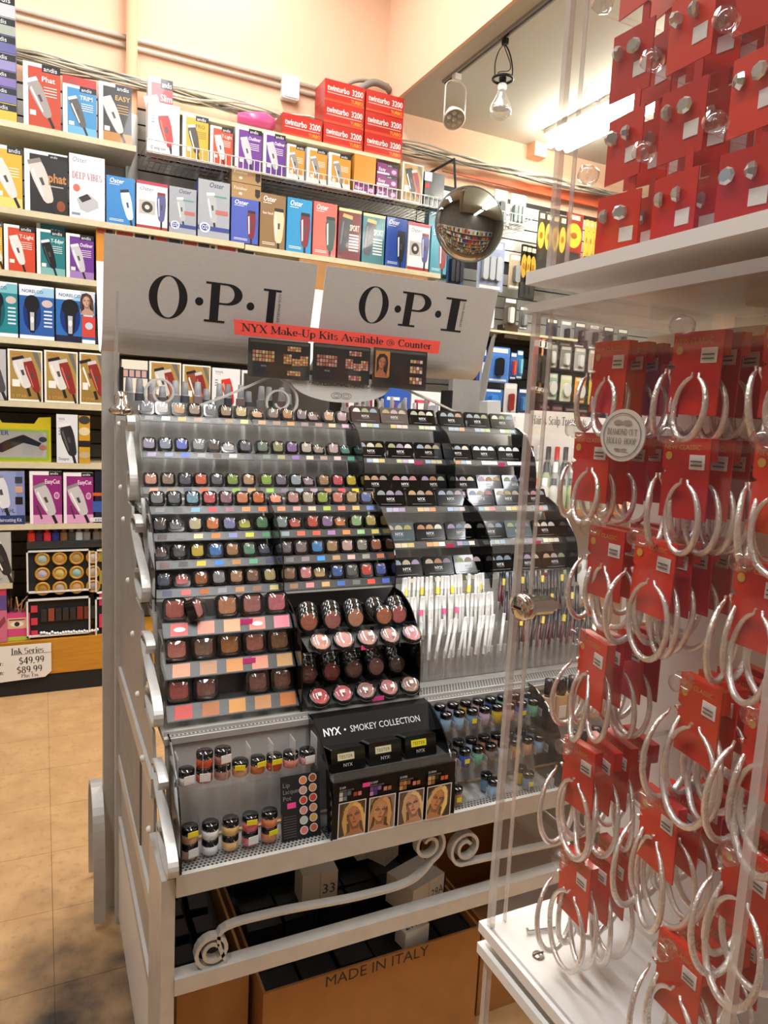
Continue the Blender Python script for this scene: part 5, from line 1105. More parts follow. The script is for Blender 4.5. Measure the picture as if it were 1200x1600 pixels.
# blushes, third tier
o, add = unit(2, 0, 'clear three row blush tray on the third tier', left='clear', right='gloss', back='darkback')
BL = [['#a85a52', '#b0706a', '#b8805c', '#a06a64', '#c06a74'], ['#b87060', '#7c5c4c', '#9a6434', '#9c5a4c', '#7a5434'], ['#a04c48', '#7a4a42', None, '#784a3c', '#6e4630']]
BS = [['#d86a68', '#d89480', '#e8a880', '#d88878', '#e88090'], ['#e8a080', '#b89070', '#d09058', '#d89078', '#c09460'], ['#c85450', '#b07048', '#d09450', '#c08858', '#b86a2c']]
for r, (y, z) in enumerate(((1.47, 1.058), (1.44, .981), (1.41, .904))):
    x0, x1 = XC[0]+.006, XC[1]-.006; lp = lip(add, x0, x1, y, z, 5, .03, .026, .024)
    for k in range(5):
        x = x0+(x1-x0)*(k+.5)/5; c = BL[r][k]
        if c: compact(CBL, x, y+.004, z+.0005, c, f'{shade(c)} square blush compact, {ORD[k]} in the {("top", "middle", "bottom")[r]} row of blushes', 'square blush compacts on the third tier', -18, 62 if (r == 0 and k == 1) else random.uniform(-4, 4), 'blush_compact', 'blush')
        sw = swatch(lp, x+.004, y, z, .036, [BS[r][k]], .024, .026, .8)
        if r == 0 and k in (0, 3): MB('#efe8e4').prism(ell(x+.006, 0, .012, .0055, 14), 0, .0004, 'y', '#efe8e4').build('sticker', 'paper', lp, (0, y-.0138, z-.0118), (R_(-42), 0, 0))
    if r < 2: MB('#f04a9a').box(x0+.16, y-.013, z-.012, x0+.187, y-.0122, z).build('pink_price_tag', 'paper', lp)
# round compacts, third tier
o, add = unit(2, 1, 'black sided tray of round blush compacts on the third tier', left=None, right='gloss', back='gloss')
rc = MB().lathe([(0, -.004), (.021, -.004), (.0245, -.001), (.0245, .009), (.0225, .0125), (.019, .0125)], 24, cap=False).mesh('case', 'gloss')
rpn = MB().lathe([(.019, .0118), (.0, .0126)], 22, cap=False).mesh('powder_pan', 'powder')
rld = MB().lathe([(.0215, .012), (.021, .0155), (.016, .0185), (.008, .0197), (0, .02)], 24, cap=False).mesh('clear_lid', 'lid')
stk = MB().box(-.005, -.004, .0201, .004, .004, .0204).mesh('barcode_sticker', 'white')
RB = [['#a0583a', '#9a5a50', '#b07858', '#a8623e', '#a8524c'], ['#701c20', '#9c2428', '#7c4838', '#a8706a', '#5c4630']]
RF = [['#d09480', '#c88c80', '#b8887c', '#b08078', '#d0898c'], ['#c4504c', '#d06a70', '#b08078', '#c87c7c', '#a07c6c']]
for r in range(2):
    x0, x1 = XC[1]+.004, XC[2]-.006; yb, zb_ = (1.445, 1.02) if r == 0 else (1.438, .902)
    lp = lip(add, x0, x1, yb-.03, zb_-.004, 5, .06, .014, .05, False)
    for k in range(5):
        x = x0+(x1-x0)*(k+.5)/5-.004
        q = root('round_blush', f'{shade(RB[r][k])} round compact standing, {ORD[k]} in the {("upper", "lower")[r]} back line', 'blush', (x+(.018 if (r == 0 and k == 3) else 0), yb, zb_+.024), (R_(72), 0, R_(random.uniform(-4, 4))), 'standing round compacts')
        ob('case', rc, q); ob('powder_pan', rpn, q, color=RB[r][k]); ob('clear_lid', rld, q)
        MB().box(x-.022, yb-.022, zb_-.002, x-.012, yb-.0212, zb_+.007).build('number_tag', 'black', lp)
        for b_ in (1, 2):
            q = root('round_blush', f'black edged round compact, {("just behind", "two behind")[b_-1]} the {ORD[k]} standing one of the {("upper", "lower")[r]} line', 'blush', (x+.004*b_, yb+.017*b_, zb_+.026+.005*b_), (R_(72), 0, 0), 'spare round compacts'); ob('case', rc, q); ob('clear_lid', rld, q)
        q = root('round_blush', f'{shade(RF[r][k])} round compact lying tilted, {ORD[k]} in the {("upper", "lower")[r]} front line', 'blush', (x+.006, yb-.062, zb_-.01), (R_(38), 0, R_(random.uniform(-8, 8))), 'tilted round compacts')
        ob('case', rc, q); ob('powder_pan', rpn, q, color=RF[r][k]); ob('clear_lid', rld, q)
        if not (r == 0 and k == 1): ob('barcode_sticker', stk, q, (random.uniform(-.004, .006), random.uniform(-.004, .004), 0))
    MB('#f04a9a').box(x0+.12+.03*r, yb-.082, zb_-.024, x0+.148+.03*r, yb-.0815, zb_-.014).build('pink_price_tag', 'paper', lp)
# pencils, third tier: white in the third column, dark in the fourth
pbar = MB().lathe([(.0036, 0), (.004, .003), (.004, .062)], 8).mesh('barrel', 'obj'); pcap = MB().lathe([(.0043, .062), (.0043, .093), (.0038, .095), (0, .0952)], 8).mesh('cap', 'obj')
for cc, nm in ((2, 'white'), (3, 'dark')):
    o, add = unit(2, cc, f'clear slotted pencil holder with {nm} pencils on the third tier', left=None, right=None)
    x0, x1 = XC[cc]+.006, XC[cc+1]-.006
    for r, (y, z) in enumerate(((1.515, 1.017), (1.472, .977), (1.43, .932))):
        add(MB().box(x0, y-.014, z-.004, x1, y+.014, z-.002).box(x0, y-.016, z-.05, x1, y-.0145, z+.02), 'holder_row', 'clear')
        m = MB()
        for k in range(15): xx = x0+(x1-x0)*k/14; m.box(xx-.0006, y-.0145, z-.05, xx+.0006, y-.004, z+.02)
        add(m, 'slot_dividers', 'edge')['kind'] = 'stuff'
        for k in range(23 if cc == 2 else 19):
            N_ = 23 if cc == 2 else 19; x = x0+.006+(x1-x0-.03)*k/(N_-1)
            if cc == 2 and r == 2 and random.random() < .2: continue
            c = '#e2e0da' if cc == 2 else random.choice(['#1c1a1c', '#3a1c20', '#241e22', '#5a2028', '#2c2420'])
            q = root('cosmetic_pencil', f'{nm} cosmetic pencil, {ORD[k]} in the {("back", "middle", "front")[r]} row', 'pencil', (x, y+random.uniform(-.006, .006), z-.0015), (R_(random.uniform(-16, -8)), R_(random.uniform(9, 17) if r == 2 else random.uniform(2, 8)), 0), f'{nm} pencils in the holder')
            ob('barrel', pbar, q, color='#c6c4be' if cc == 2 else c); ob('cap', pcap, q, color='#dcdad6' if cc == 2 else '#2a2a2c')
            if cc == 2 and r == 0 and k % 4 == 1: MB('#d8c02c').lathe([(.0052, .05), (.0052, .068)], 8, '#d8c02c').build('yellow_sticker', 'plas', q)
            if cc == 2 and r == 1 and k in (3, 9, 12): MB('#e0407a').lathe([(.0052, .05), (.0052, .064)], 8, '#e0407a').build('pink_sticker', 'plas', q)
            if cc == 3 and k % 5 == 1: MB('#c0aa34').lathe([(.0052, .06), (.0052, .078)], 8, '#c0aa34').build('yellow_sticker', 'plas', q)
# lip jars, fourth tier first column
o, add = unit(3, 0, 'clear stepped tray of lip lacquer pots on the lowest tier', left='gloss', right=None)
x0 = XC[0]+.006; x1 = XC[0]+.2
jb_ = MB().lathe([(.0125, 0), (.014, .002), (.014, .017), (.0125, .018)], 16).mesh('jar', 'obj'); jl_ = MB().lathe([(.0142, .0175), (.0142, .028), (.0135, .0292), (0, .0295)], 16).mesh('lid', 'gloss')
add(MB().box(x0, 1.262, .8, x0+.272, 1.3, .802).box(x0, 1.258, .795, x0+.272, 1.262, .815), 'upper_shelf', 'clear')
m = MB()
for k in range(7): m.box(x0+k*.045, 1.264, .802, x0+k*.045+.0012, 1.3, .86)
add(m, 'upper_dividers', 'edge')['kind'] = 'stuff'
add(MB().box(x0, 1.225, .6715, x0+.19, 1.275, .675).box(x0, 1.222, .671, x0+.19, 1.225, .695), 'lower_shelf', 'clear')
m = MB()
for k in range(6): m.box(x0+k*.038, 1.226, .676, x0+k*.038+.0012, 1.272, .74)
add(m, 'lower_dividers', 'clear')['kind'] = 'stuff'
def jar(x, y, z, c, lab, stick=None):
    q = root('lip_pot', lab, 'lip pot', (x, y, z), (0, 0, R_(random.uniform(-20, 20))), 'lip lacquer pots'); q.scale = (1.1, 1.1, 1.0); ob('jar', jb_, q, color=c); ob('lid', jl_, q)
    if stick: MB(stick).box(-.009, -.0155, .006 if stick != '#e4d020' else .016, .009, -.0146, .022 if stick != '#e4d020' else .026, stick).build('sticker', 'paper', q)
for k, (n_, c, s, st2) in enumerate(((1, '#d8d4d0', '#e4e2de', 0), (2, '#b04a2c', '#e0deda', 1), (2, '#9a6a5a', None, 1), (1, '#c89070', '#e4d020', 0), (1, '#b86a3c', '#e4d020', 0), (1, '#b0401c', '#e4d020', 0), (1, '#c87a70', None, 0), (1, '#c08a90', '#e0deda', 0))):
    x = x0+.018+k*.034
    for i in range(n_): jar(x, 1.28, .8025+i*.03, c, f'{shade(c)} lip pot, {ORD[k]} along the upper shelf{", stacked on top" if i else ""}', s if i == 0 else (None if k == 1 else '#e0deda'))
for k, (c, s0, s1) in enumerate((('#c8a07a', '#e0deda', '#e4d020'), ('#d0d0d0', None, None), ('#d0a868', None, None), ('#c8606a', '#e0deda', '#e4d020'), ('#c87a4a', '#e4d020', None))):
    x = x0+.02+k*.038
    for i in range(2): jar(x, 1.248, .6755+i*.03, c, f'{shade(c)} lip pot, {ORD[k]} along the lower shelf, {("underneath", "on top")[i]}', (s0, s1)[i])
lc = root('shade_chart', 'black shade chart card with twelve lip colour dots', 'card', (XC[0]+.2, 1.232, .6715), (R_(-10), 0, 0))
MB().box(0, 0, 0, .08, .003, .125).build('card', 'blackm', lc)
p = Print(.08, .125)
for i, s in enumerate(('Lip', 'Lacquer', 'Pot')): p.text(s, .004, .104-i*.013, .009, '#8a8688', .034)
p.rect(.012, .062, .03, .073, '#f04a9a')
for k in range(9): p.rect(.004, .006+k*.005, .03, .0076+k*.005, '#55524f')
for k, c in enumerate(['#d8804a', '#9a5428', '#c89880', '#d08a58', '#c84a34', '#c84238', '#d08c80', '#c89060', '#b8c0b4', '#d0a050', '#d87870', '#c0623c']):
    cx, cz = .045+(k % 2)*.02, .113-(k//2)*.0195+(k % 2)*.002; p.poly(ell(cx, cz, .0085, .0085, 16), '#d8d4d0'); p.poly(ell(cx, cz, .0068, .0068, 16), c)
p.build('printed_dots', 'print', lc)
# smoky kit display, lowest tier second column
sx0, sx1 = XC[1]+.002, XC[2]-.004
sk = root('smokey_display', 'black curved makeup kit display with four portraits', 'display unit', (sx0, 1.196, .67))
def sadd(mb, nm, mat, par=None): q = mb.build(nm, mat, par or sk); q.location = (-sx0, -1.196, -.67) if par is None else (0, 0, 0); return q
sadd(MB().prism(arch(3), sx0, sx0+.003, 'x'), 'side_panel', 'gloss'); sadd(MB().prism(arch(3), sx1-.003, sx1, 'x'), 'side_panel', 'gloss')
hd = sadd(MB().prism([(1.346, .874), (1.325, .872), (1.285, .825), (1.291, .823), (1.328, .866), (1.346, .868)], sx0+.003, sx1-.003, 'x'), 'header', 'black')
p = Print(); p.text('NYX', .012, 0, .016, '#e6e6e6', bold=.02, minw=.038); p.poly(ell(.06, .008, .0025, .0025, 10), '#d0d0d0'); p.text('SMOKEY COLLECTION', .072, .001, .014, '#cfcfcf', minw=.165)
p.build('header_lettering', 'paper', hd, (sx0+.006, 1.2985, .8425), (R_(-40.4), 0, 0))
fp = sadd(MB().box(sx0+.003, 1.198, .672, sx1-.003, 1.204, .792), 'front_panel', 'black')
W2 = sx1-sx0; q4 = (W2-.02)/4
p = Print(W2, .12)
hair = ['#c8a060', '#b88a54', '#c8a878', '#d0b070']; skin = ['#c08058', '#cc9468', '#cf9c7c', '#c88a58']
pal4 = [['#c8bca4', '#4a5058', '#5a6a7c', '#d0ccc4', '#6a7c90', '#a04a38', '#d08078'], ['#7a4a90', '#5a3a80', '#8a5aa0', '#c08ab0', '#4a3478', '#c08070', '#b06a44'], ['#a06a3c', '#b8824a', '#8a5830', '#c89054', '#94602c', '#d07a80', '#b0703c'], ['#d0a878', '#b88a54', '#2a2624', '#c09060', '#8a6038', '#c85a3c', '#d0603c']]
for k in range(4):
    u = .012+k*q4+.002; uw = q4-.006
    p.rect(u, .004, u+uw, .078, '#e4e0dc'); p.rect(u+.002, .006, u+uw-.002, .076, ('#4a3a30', '#8a7a6c', '#5a4c44', '#3a2c24')[k])
    portrait(p, u+.002, .006, u+uw-.002, .076, hair[k], skin[k], (-1, 1, -1, 1)[k], (8, -6, 10, -18)[k])
    for i, c in enumerate(pal4[k]):
        a, b = (u+(i % 3)*.0085, .083+(1-i//3)*.0095) if i < 5 else (u+.03+(i-5)*.0095, .0885); p.rect(a, b, a+.0075, b+.0085, c)
    p.text(('S109', 'S109P', 'S109B', 'S109N')[k], u, .108, .0048, '#cfcfcf', bold=.01); p.text('SMOKEY LOOK', u, .1025, .0032, '#a0a0a0')
p.rect(.012+q4*.75, .106, .012+q4*.75+.016, .115, '#f04a9a')
p.build('printed_portraits', 'print', fp, (sx0, 1.198, .672))
tray = sadd(MB().box(sx0+.003, 1.204, .79, sx1-.003, 1.29, .793).box(sx0+.003, 1.2, .793, sx1-.003, 1.2015, .812), 'tester_tray', 'lip')
m = MB()
for k in range(1, 4): m.box(sx0+k*W2/4-.0006, 1.2015, .793, sx0+k*W2/4+.0006, 1.24, .812)
m.build('slot_dividers', 'clear', tray)['kind'] = 'stuff'
for k, (lab, c, tx) in enumerate((('cream tape label reading tester', '#d0c8a0', 'TESTER'), ('cream tape label beside the kit mark', '#d0c8a0', 'TESTER'), ('yellow label reading tester', '#e0cc20', 'TESTER'))):
    x = sx0+.012+k*.084+(.0 if k < 2 else .0)
    q = root('tester_kit', f'black tester kit with {lab}, {ORD[k]} on the smoky display', 'makeup kit', (x, 1.235+.002*k, .794), (R_(-14), 0, 0))
    MB().prism(rrect(.074, .045, .003, 2, .037, .0225), 0, .045).build('case', 'gloss', q)
    Print(.07, .045).rect(.014, .022, .05, .036, c).text(tx, .017, .0255, .007, '#33302a', .03).text('NYX', .026, .009, .007, '#bcbcbc').build('tape_label', 'paper', q)
# pigment jars, lowest tier third column
o, add = unit(3, 2, 'clear stepped tray of loose pigment jars on the lowest tier', left=None, right='clear')
gb = MB().lathe([(.0105, 0), (.012, .002), (.012, .027), (.011, .028)], 14).mesh('jar', 'obj'); gl = MB().lathe([(.0125, .028), (.0135, .03), (.0135, .038), (.0125, .0395), (0, .04)], 14).mesh('lid', 'gloss')
GC = [('sky blue', '#7f9eb4'), ('pale blue', '#88a8c0'), ('steel blue', '#66809c'), ('lilac', '#a894a8'), ('yellow', '#b89c30'), ('dusty pink', '#b89098'), ('royal blue', '#3c5496'), ('green', '#6a9c84'), ('brown', '#7a6a60'), ('ice blue', '#a8b4cc'), ('orange', '#a8754e'), ('peach', '#b88c70')]
for r, (y, z, n_) in enumerate(((1.298, .815, 8), (1.265, .74, 8), (1.235, .672, 5))):
    x0, x1 = XC[2]+.006, XC[3]-.006
    add(MB().box(x0, y-.016, z-.0015, x1, y+.03, z-.0003).box(x0, y-.0175, z-.003, x1, y-.016, z+.013), 'shelf', 'clear')
    m = MB()
    for k in range(9): m.box(x0+(x1-x0)*k/8-.0006, y-.016, z, x0+(x1-x0)*k/8+.0006, y+.01, z+.018)
    add(m, 'slot_dividers', 'edge')['kind'] = 'stuff'
    for d_ in range(2):
        for k in range(n_):
            if r == 2 and (k in (1, 3) or d_ == 1 and k == 0): continue
            nm_, c = GC[(k+r*5+d_*2) % 12]; x = x0+.017+(x1-x0-.034)*k/(7 if r < 2 else 5)
            q = root('pigment_jar', f'{nm_} pigment jar, {ORD[k]} in the {("front", "back")[d_]} line of the {("upper", "middle", "lower")[r]} shelf', 'pigment jar', (x, y-.002+d_*.0285, z+.0005+(.008 if d_ else 0) if r < 2 else z+.0005), group='pigment jars on the lowest tier')
            ob('jar', gb, q, color=c); ob('lid', gl, q)
            if (k+r) % 4 == 2 and d_ == 0: MB('#e0cc20').box(-.006, -.0132, .01, .006, -.0124, .02, '#e0cc20').build('yellow_sticker', 'paper', q)
# foundation bottles, lowest tier fourth column
o, add = unit(3, 3, 'clear tray of foundation bottles at the far end of the lowest tier', left='gloss', right='clear')
fb = MB().prism(rrect(.03, .022, .008, 4), 0, .062, 'z').mesh('bottle', 'obj'); fc = MB().lathe([(.0105, .062), (.0105, .066), (.0125, .068), (.012, .1), (0, .102)], 14).mesh('cap', 'gloss')
for r, (y, z) in enumerate(((1.30, .785), (1.245, .672))):
    x0, x1 = XC[3]+.006, XC[4]-.006
    add(MB().box(x0, y-.016, z-.0015, x1, y+.016, z-.0003).box(x0, y-.0175, z-.003, x1, y-.016, z+.02), 'shelf', 'clear')
    for k in range(7):
        if r == 1 and k in (0, 5): continue
        c = ['#d8b48c', '#d0a87c', '#dcb890', '#c89c70', '#d4ac84', '#c8966c', '#dcbc98'][k]
        q = root('foundation_bottle', f'{("fair", "beige", "ivory", "sand", "warm beige", "tan", "porcelain")[k]} foundation bottle on the {("upper", "lower")[r]} foundation shelf', 'foundation', (x0+.02+k*.036, y, z), group='foundation bottles')
        q.scale = (1.1, 1, 1.12); ob('bottle', fb, q, color=c); ob('cap', fc, q)
        MB('#e4dccc').box(-.01, -.0118, .012, .01, -.0111, .04, '#e4dccc').build('bottle_label', 'paper', q)
# ================================================================== stock under the rack
def carton(x0, x1, y0, y1, h, label, text=None):
    o = root('carton', label, 'carton', (x0, y0, 0)); w, d = x1-x0, y1-y0
    f = MB().box(0, 0, 0, w, .006, h).build('front_wall', 'carton', o)
    MB().box(0, d-.006, 0, w, d, h).build('back_wall', 'carton', o); MB().box(0, .006, 0, .006, d-.006, h).build('end_wall', 'carton', o); MB().box(w-.006, .006, 0, w, d-.006, h).build('end_wall', 'carton', o)
    MB().box(.006, .006, 0, w-.006, d-.006, .006).build('bottom', 'carton', o)
    if text: Print(w, h).text(text, w*.26, h-.03, .027, '#2a2018', w*.66).build('stencil_lettering', 'paper', f)
    return o
carton(.405, .945, 1.3, 1.8, .29, 'brown corrugated carton with stencilled lettering, full of black boxes', 'MADE IN ITALY')
carton(.238, .39, 1.36, 1.8, .3, 'smaller brown carton beside the stencilled one')
carton(.98, 1.33, 1.34, 1.8, .26, 'plain brown carton seen through the earring case base')
sb = MB().prism(rrect(.083, .05, .002, 1, 0, .025), 0, .06).mesh('stock_box', 'stockblack')
kx = 0
for i in range(6):
    for j in range(7):
        x, y = .455+i*.088, 1.325+j*.066; z = .215+(.0 if j < 2 else .05 if j < 4 else .09)+random.uniform(0, .012)
        o = ob('stock_box', sb, None, (x, y, z), (0, 0, random.uniform(-.06, .06))); tag(o, f'small black stock box in the stencilled carton, {ORD[i]} across, {ORD[j]} back', 'box', 'black stock boxes in the carton')
fill = MB().box(.415, 1.315, .03, .935, 1.79, .2).build('stock_layer', 'stockblack'); tag(fill, 'lower layer of black stock packed in the stencilled carton', 'stock')
for i in range(2):
    for j in range(5):
        o = ob('stock_box', sb, None, (.29+i*.06, 1.39+j*.075, .25+random.uniform(0, .01)), (0, 0, R_(90)+random.uniform(-.05, .05))); o.scale = (.68, .7, 1); tag(o, f'black stock box in the smaller carton, {ORD[i]} across, {ORD[j]} back', 'box', 'black stock boxes in the small carton')
fill = MB().box(.248, 1.372, .03, .38, 1.79, .249).build('stock_layer', 'stockblack'); tag(fill, 'lower layer of black stock packed in the smaller carton', 'stock')
def atZ(px, py, Z): d = _ray(px, py); t = (Z-H)/d[2]; return (d[0]*t, d[1]*t, Z)
def wbox(px, py, y, w, h, d, label, txt, rz=0):
    p = atZ(px, py, y); o = root('white_carton', label, 'box', p, (0, 0, R_(rz)))
    MB('#b4b2ac').box(-w/2, 0, 0, w/2, d, h, '#b4b2ac').build('box', 'paper', o)
    q = Print(w, h); q.text(txt, w*.08, h*.35, h*.3, '#2a2a30', w*.4); q.rect(-.001, 0, .001, h, '#8a8880'); q.build('handwriting', 'paper', o); return o
wbox(499, 1415, .325, .088, .085, .07, 'white box marked 33 standing on the black stock', '33', -4)
wbox(668, 1422, .325, .11, .075, .09, 'white box with long side towards the rail scroll', '29A', 18)
wbox(612, 1345, .37, .06, .05, .08, 'white box at the back under the rack deck', '', 30)
wbox(572, 1342, .37, .05, .03, .04, 'thin white box behind the portraits display', '', 0)
for k, (px, py, tx) in enumerate(((655, 1485, '27A'), (660, 1455, 'OCTA'))):
    p = atZ(px, py, .272+.012*k); o = MB('#c8c6c0').box(-.035, -.02, 0, .035, .02, .045, '#c8c6c0').build('labelled_box', 'paper', None, (p[0], max(p[1], 1.345+.05*k), p[2]-.004), (0, 0, R_(10))); tag(o, f'small white topped box with handwritten {("digits", "letters")[k]} at the carton edge', 'box')
    t = Print(.07, .04); t.text(tx, -.028, -.012, .022, '#26262c', .056); t.build('handwriting', 'paper', o, (0, 0, .0455), (R_(-90), 0, 0))
# roll of tape and white carton on the rack corner
p = at(776, 625, 1.99); o = MB('#e2e0dc').box(-.026, 0, 0, .026, .05, .095, '#e2e0dc').build('white_carton', 'paper', None, (p[0], 1.99, 1.477), (0, R_(-6), 0)); tag(o, 'small white upright box behind the header scroll end', 'box')
# ================================================================== acrylic earring cases
CX0, CX1, CY0, CY1 = .372, .632, .252, .502
ec = root('earring_case', 'clear acrylic earring case with white base, nearest the camera', 'display case', (CX0, CY0, 1.03))
def cadd(mb, nm, mat, root_=None, par=None): q = mb.build(nm, mat, par or root_); q.location = tuple(-c for c in (root_ or ec).location) if par is None else (0, 0, 0); return q
def plate(x0, y0, x1, y1, z0, z1): return MB().prism([(x0, y0), (x1, y0), (x1, y1), (x0, y1)], z0, z1, 'z')
def case(root_, z0, z1, base=True, inset=0):
    x0, x1, y0, y1 = CX0+inset, CX1-inset, CY0+inset, CY1-inset; t = .003
    for nm, b in (('front_pane', (x0, y0+t, z0, x0+t, y1-t, z1)), ('rear_pane', (x1-t, y0+t, z0, x1, y1-t, z1)), ('end_pane', (x0, y1-t, z0, x1, y1, z1)), ('end_pane', (x0, y0, z0, x1, y0+t, z1))):
        cadd(MB().box(*b), nm, 'pane', root_)
    for (x, y) in ((x0, y1-.0055), (x0, y0), (x1-.005, y1-.005), (x1-.005, y0)):
        cadd(MB().box(x-.0004, y, z0, x+.0048, y+.0059, z1), 'corner_edge', 'edge', root_)
    cadd(MB().box(x0+.018, y1-.0036, z0, x0+.0195, y1+.0004, z1), 'door_seam', 'edge', root_)
cadd(plate(CX0-.004, CY0-.006, CX1+.004, CY1+.008, 1.022, 1.032), 'base_plate', 'white', ec)
cadd(plate(CX0-.004, CY0-.006, CX1+.004, CY1+.008, 1.0, 1.010), 'lower_plate', 'white', ec)
cadd(MB().lathe([(.03, 1.01), (.03, 1.022)], 20, c=((CX0+CX1)/2, (CY0+CY1)/2, 0)), 'swivel', 'white', ec)
case(ec, 1.032, 1.592)
cadd(plate(CX0-.004, CY0-.006, CX1+.004, CY1+.008, 1.592, 1.6), 'roof_plate', 'edge', ec)
for (x, y) in ((CX0, CY1-.005), (CX1-.006, CY1-.005)): cadd(MB().box(x, y, .0, x+.006, y+.006, 1.0), 'stand_post', 'edge', ec)
cadd(MB().box(CX0+.06, CY0+.06, 0, CX0+.2, CY1-.06, 1.0), 'pedestal', 'white', ec)
PXN = .502
pnl = cadd(MB().box(PXN, CY0+.006, 1.032, PXN+.006, CY1+.0, 1.585), 'peg_panel', 'white', ec)
lk = cadd(MB().lathe([(.0, -.013), (.009, -.013), (.0115, -.011), (.0115, -.002), (.0, -.002)], 20).lathe([(.0085, 0), (.0085, .02), (.006, .021), (.006, .026)], 16), 'cam_lock', 'chrome', ec)
lp_ = atX(825, 948, CX0); lk.location = tuple(Vector((CX0+.002, lp_[1], lp_[2]))-Vector(ec.location)); lk.rotation_euler = (0, R_(90), 0)
MB().box(-.001, -.005, -.0134, .001, .005, -.0125).build('key_slot', 'black', lk)
uc = root('earring_case', 'upper clear acrylic case of stud earrings on red cards', 'display case', (CX0, CY0, 1.62))
cadd(plate(CX0-.004, CY0-.006, CX1+.004, CY1+.008, 1.616, 1.626), 'base_plate', 'white', uc)
cadd(MB().lathe([(.02, 1.6), (.02, 1.616)], 16, c=((CX0+CX1)/2, (CY0+CY1)/2, 0)), 'swivel', 'white', uc)
case(uc, 1.626, 2.2, inset=.006)
cadd(plate(CX0-.004, CY0-.006, CX1+.004, CY1+.008, 2.2, 2.21), 'roof_plate', 'white', uc)
cadd(MB().box(PXN, CY0+.012, 1.626, PXN+.006, CY1-.012, 2.19), 'peg_panel', 'white', uc)
# pegs and cards : cards face -X, peg runs out from the panel
RED = ['#d22a14', '#c82412', '#bc2010', '#d6321a', '#c62814']
CW, CH = .040, .056
def hole_card(w, h):
    P = [(-w/2, 0), (w/2, 0), (w/2, h), (-w/2, h), (-w/2, h*.62), (-w/2+.004, h*.58), (-w/2-.004, h*.52), (-w/2+.001, h*.48)]
    return P
cardm = MB().prism(hole_card(CW, CH), 0, .0012).mesh('card', 'card')
foldm = MB().prism([(.0016, CH), (.008, CH), (.008, CH-.016), (.0016, CH-.016)], -CW/2, CW/2, 'x').mesh('fold_tab', 'card')
stik = MB('#e4e0dc').box(.004, -.0006, CH*.62, .0165, 0, CH*.8, '#e4e0dc').mesh('price_sticker', 'paper')
pq_ = Print(); pq_.rect(.0055, CH*.66, .015, CH*.68, '#6a6664'); pq_.rect(.0055, CH*.71, .015, CH*.73, '#6a6664')
pq_ = pq_.mesh('sticker_print', 'paper')
mk = Print(); mk.text('NEW CLASSIC', -.018, CH*.86, .0035, '#c89a3c'); mk.poly(ell(-.014, CH*.78, .003, .003, 12), '#c89a3c'); mk = mk.mesh('gold_lettering', 'paper')
def hoop_mesh(r, rt, tw):
    n = 30; path = []
    for k in range(n+1):
        a = math.pi/2+.22+(2*math.pi-.44)*k/n; path.append((r*.88*math.cos(a), 0, 1.14*(r*math.sin(a)-r)))
    rr = [rt*(.45+.55*math.sin(math.pi*k/n)**.5) if 0 < k < n else rt*.45 for k in range(n+1)]
    return MB().tube([(-.0035, 0, .003)]+path+[(.0035, 0, .003)], [rt*.45]+rr+[rt*.45], 7).mesh('hoop', 'silver')
HO = [hoop_mesh(.0185, .0024, 0), hoop_mesh(.0215, .0024, 0), hoop_mesh(.0245, .0024, 0), hoop_mesh(.029, .0025, 0)]
peg_m = MB().tube([(0, 0, 0), (0, -.112, 0), (0, -.116, .004), (0, -.117, .009)], .0022, 8).mesh('peg', 'clear')
pend = MB().lathe([(0, -.007), (.006, -.006), (.0075, 0), (.006, .006), (0, .007)], 12).mesh('peg_end', 'lid')
ROWS = [(1.568, (.441, .355, .285), 0), (1.496, (.452, .356, .285), 1), (1.422, (.425, .375, .29), 2), (1.332, (.43, .325, .27), 2), (1.238, (.432, .345, .275), 2), (1.142, (.425, .315), 2)]
rn = ['highest', 'second', 'third', 'fourth', 'fifth', 'lowest']; cn = ['far', 'middle', 'near']
for r, (zt, ys, hs) in enumerate(ROWS):
    for c, y in enumerate(ys):
        zp = zt-.004; pg = ob('peg', peg_m, None, None); pg.parent = ec; pg.location = tuple(Vector((PXN, y, zp))-Vector(ec.location)); pg.rotation_euler = (0, 0, R_(-90))
        q = ob('peg_end', pend, pg, (0, -.117, .006), (R_(90), 0, 0))
        ncard = 4 if (c < 2) else 2; tw0 = random.uniform(-5, 3)-(5 if r >= 3 else 0)
        for k in range(ncard):
            x = .402+k*.02+random.uniform(-.002, .002); tw = tw0+random.uniform(-5, 5)
            o = root('earring_card', f'red hoop earring card, {ORD[k]} from front on the {cn[c]} peg, {rn[r]} row, lower case', 'earrings', (x, y, zt-CH), (0, R_(random.uniform(-2, 2)), R_(-90+tw)), 'hoop earring cards in the lower case')
            ob('card', cardm, o, color=RED[(k+c+r) % 5]); ob('fold_tab', foldm, o, color=RED[(k+r) % 5])
            sq = ob('price_sticker', stik, o); ob('sticker_print', pq_, sq, (0, -.0008, 0)); ob('gold_lettering', mk, o)
            hm = HO[(0, 0 if c == 0 else 1, 2 if c else 1, 3 if c else 2, 3, 3)[r]]
            ob('hoop', hm, o, (.006, -.006-.002*k, CH*.45), (R_(random.uniform(-8, 4)), R_(random.uniform(-6, 6)), R_(random.uniform(-22, 4))))
            ob('hoop', hm, o, (-CW/2+.001, -.004, CH*.5), (R_(random.uniform(-8, 4)), 0, R_(random.uniform(98, 116))))
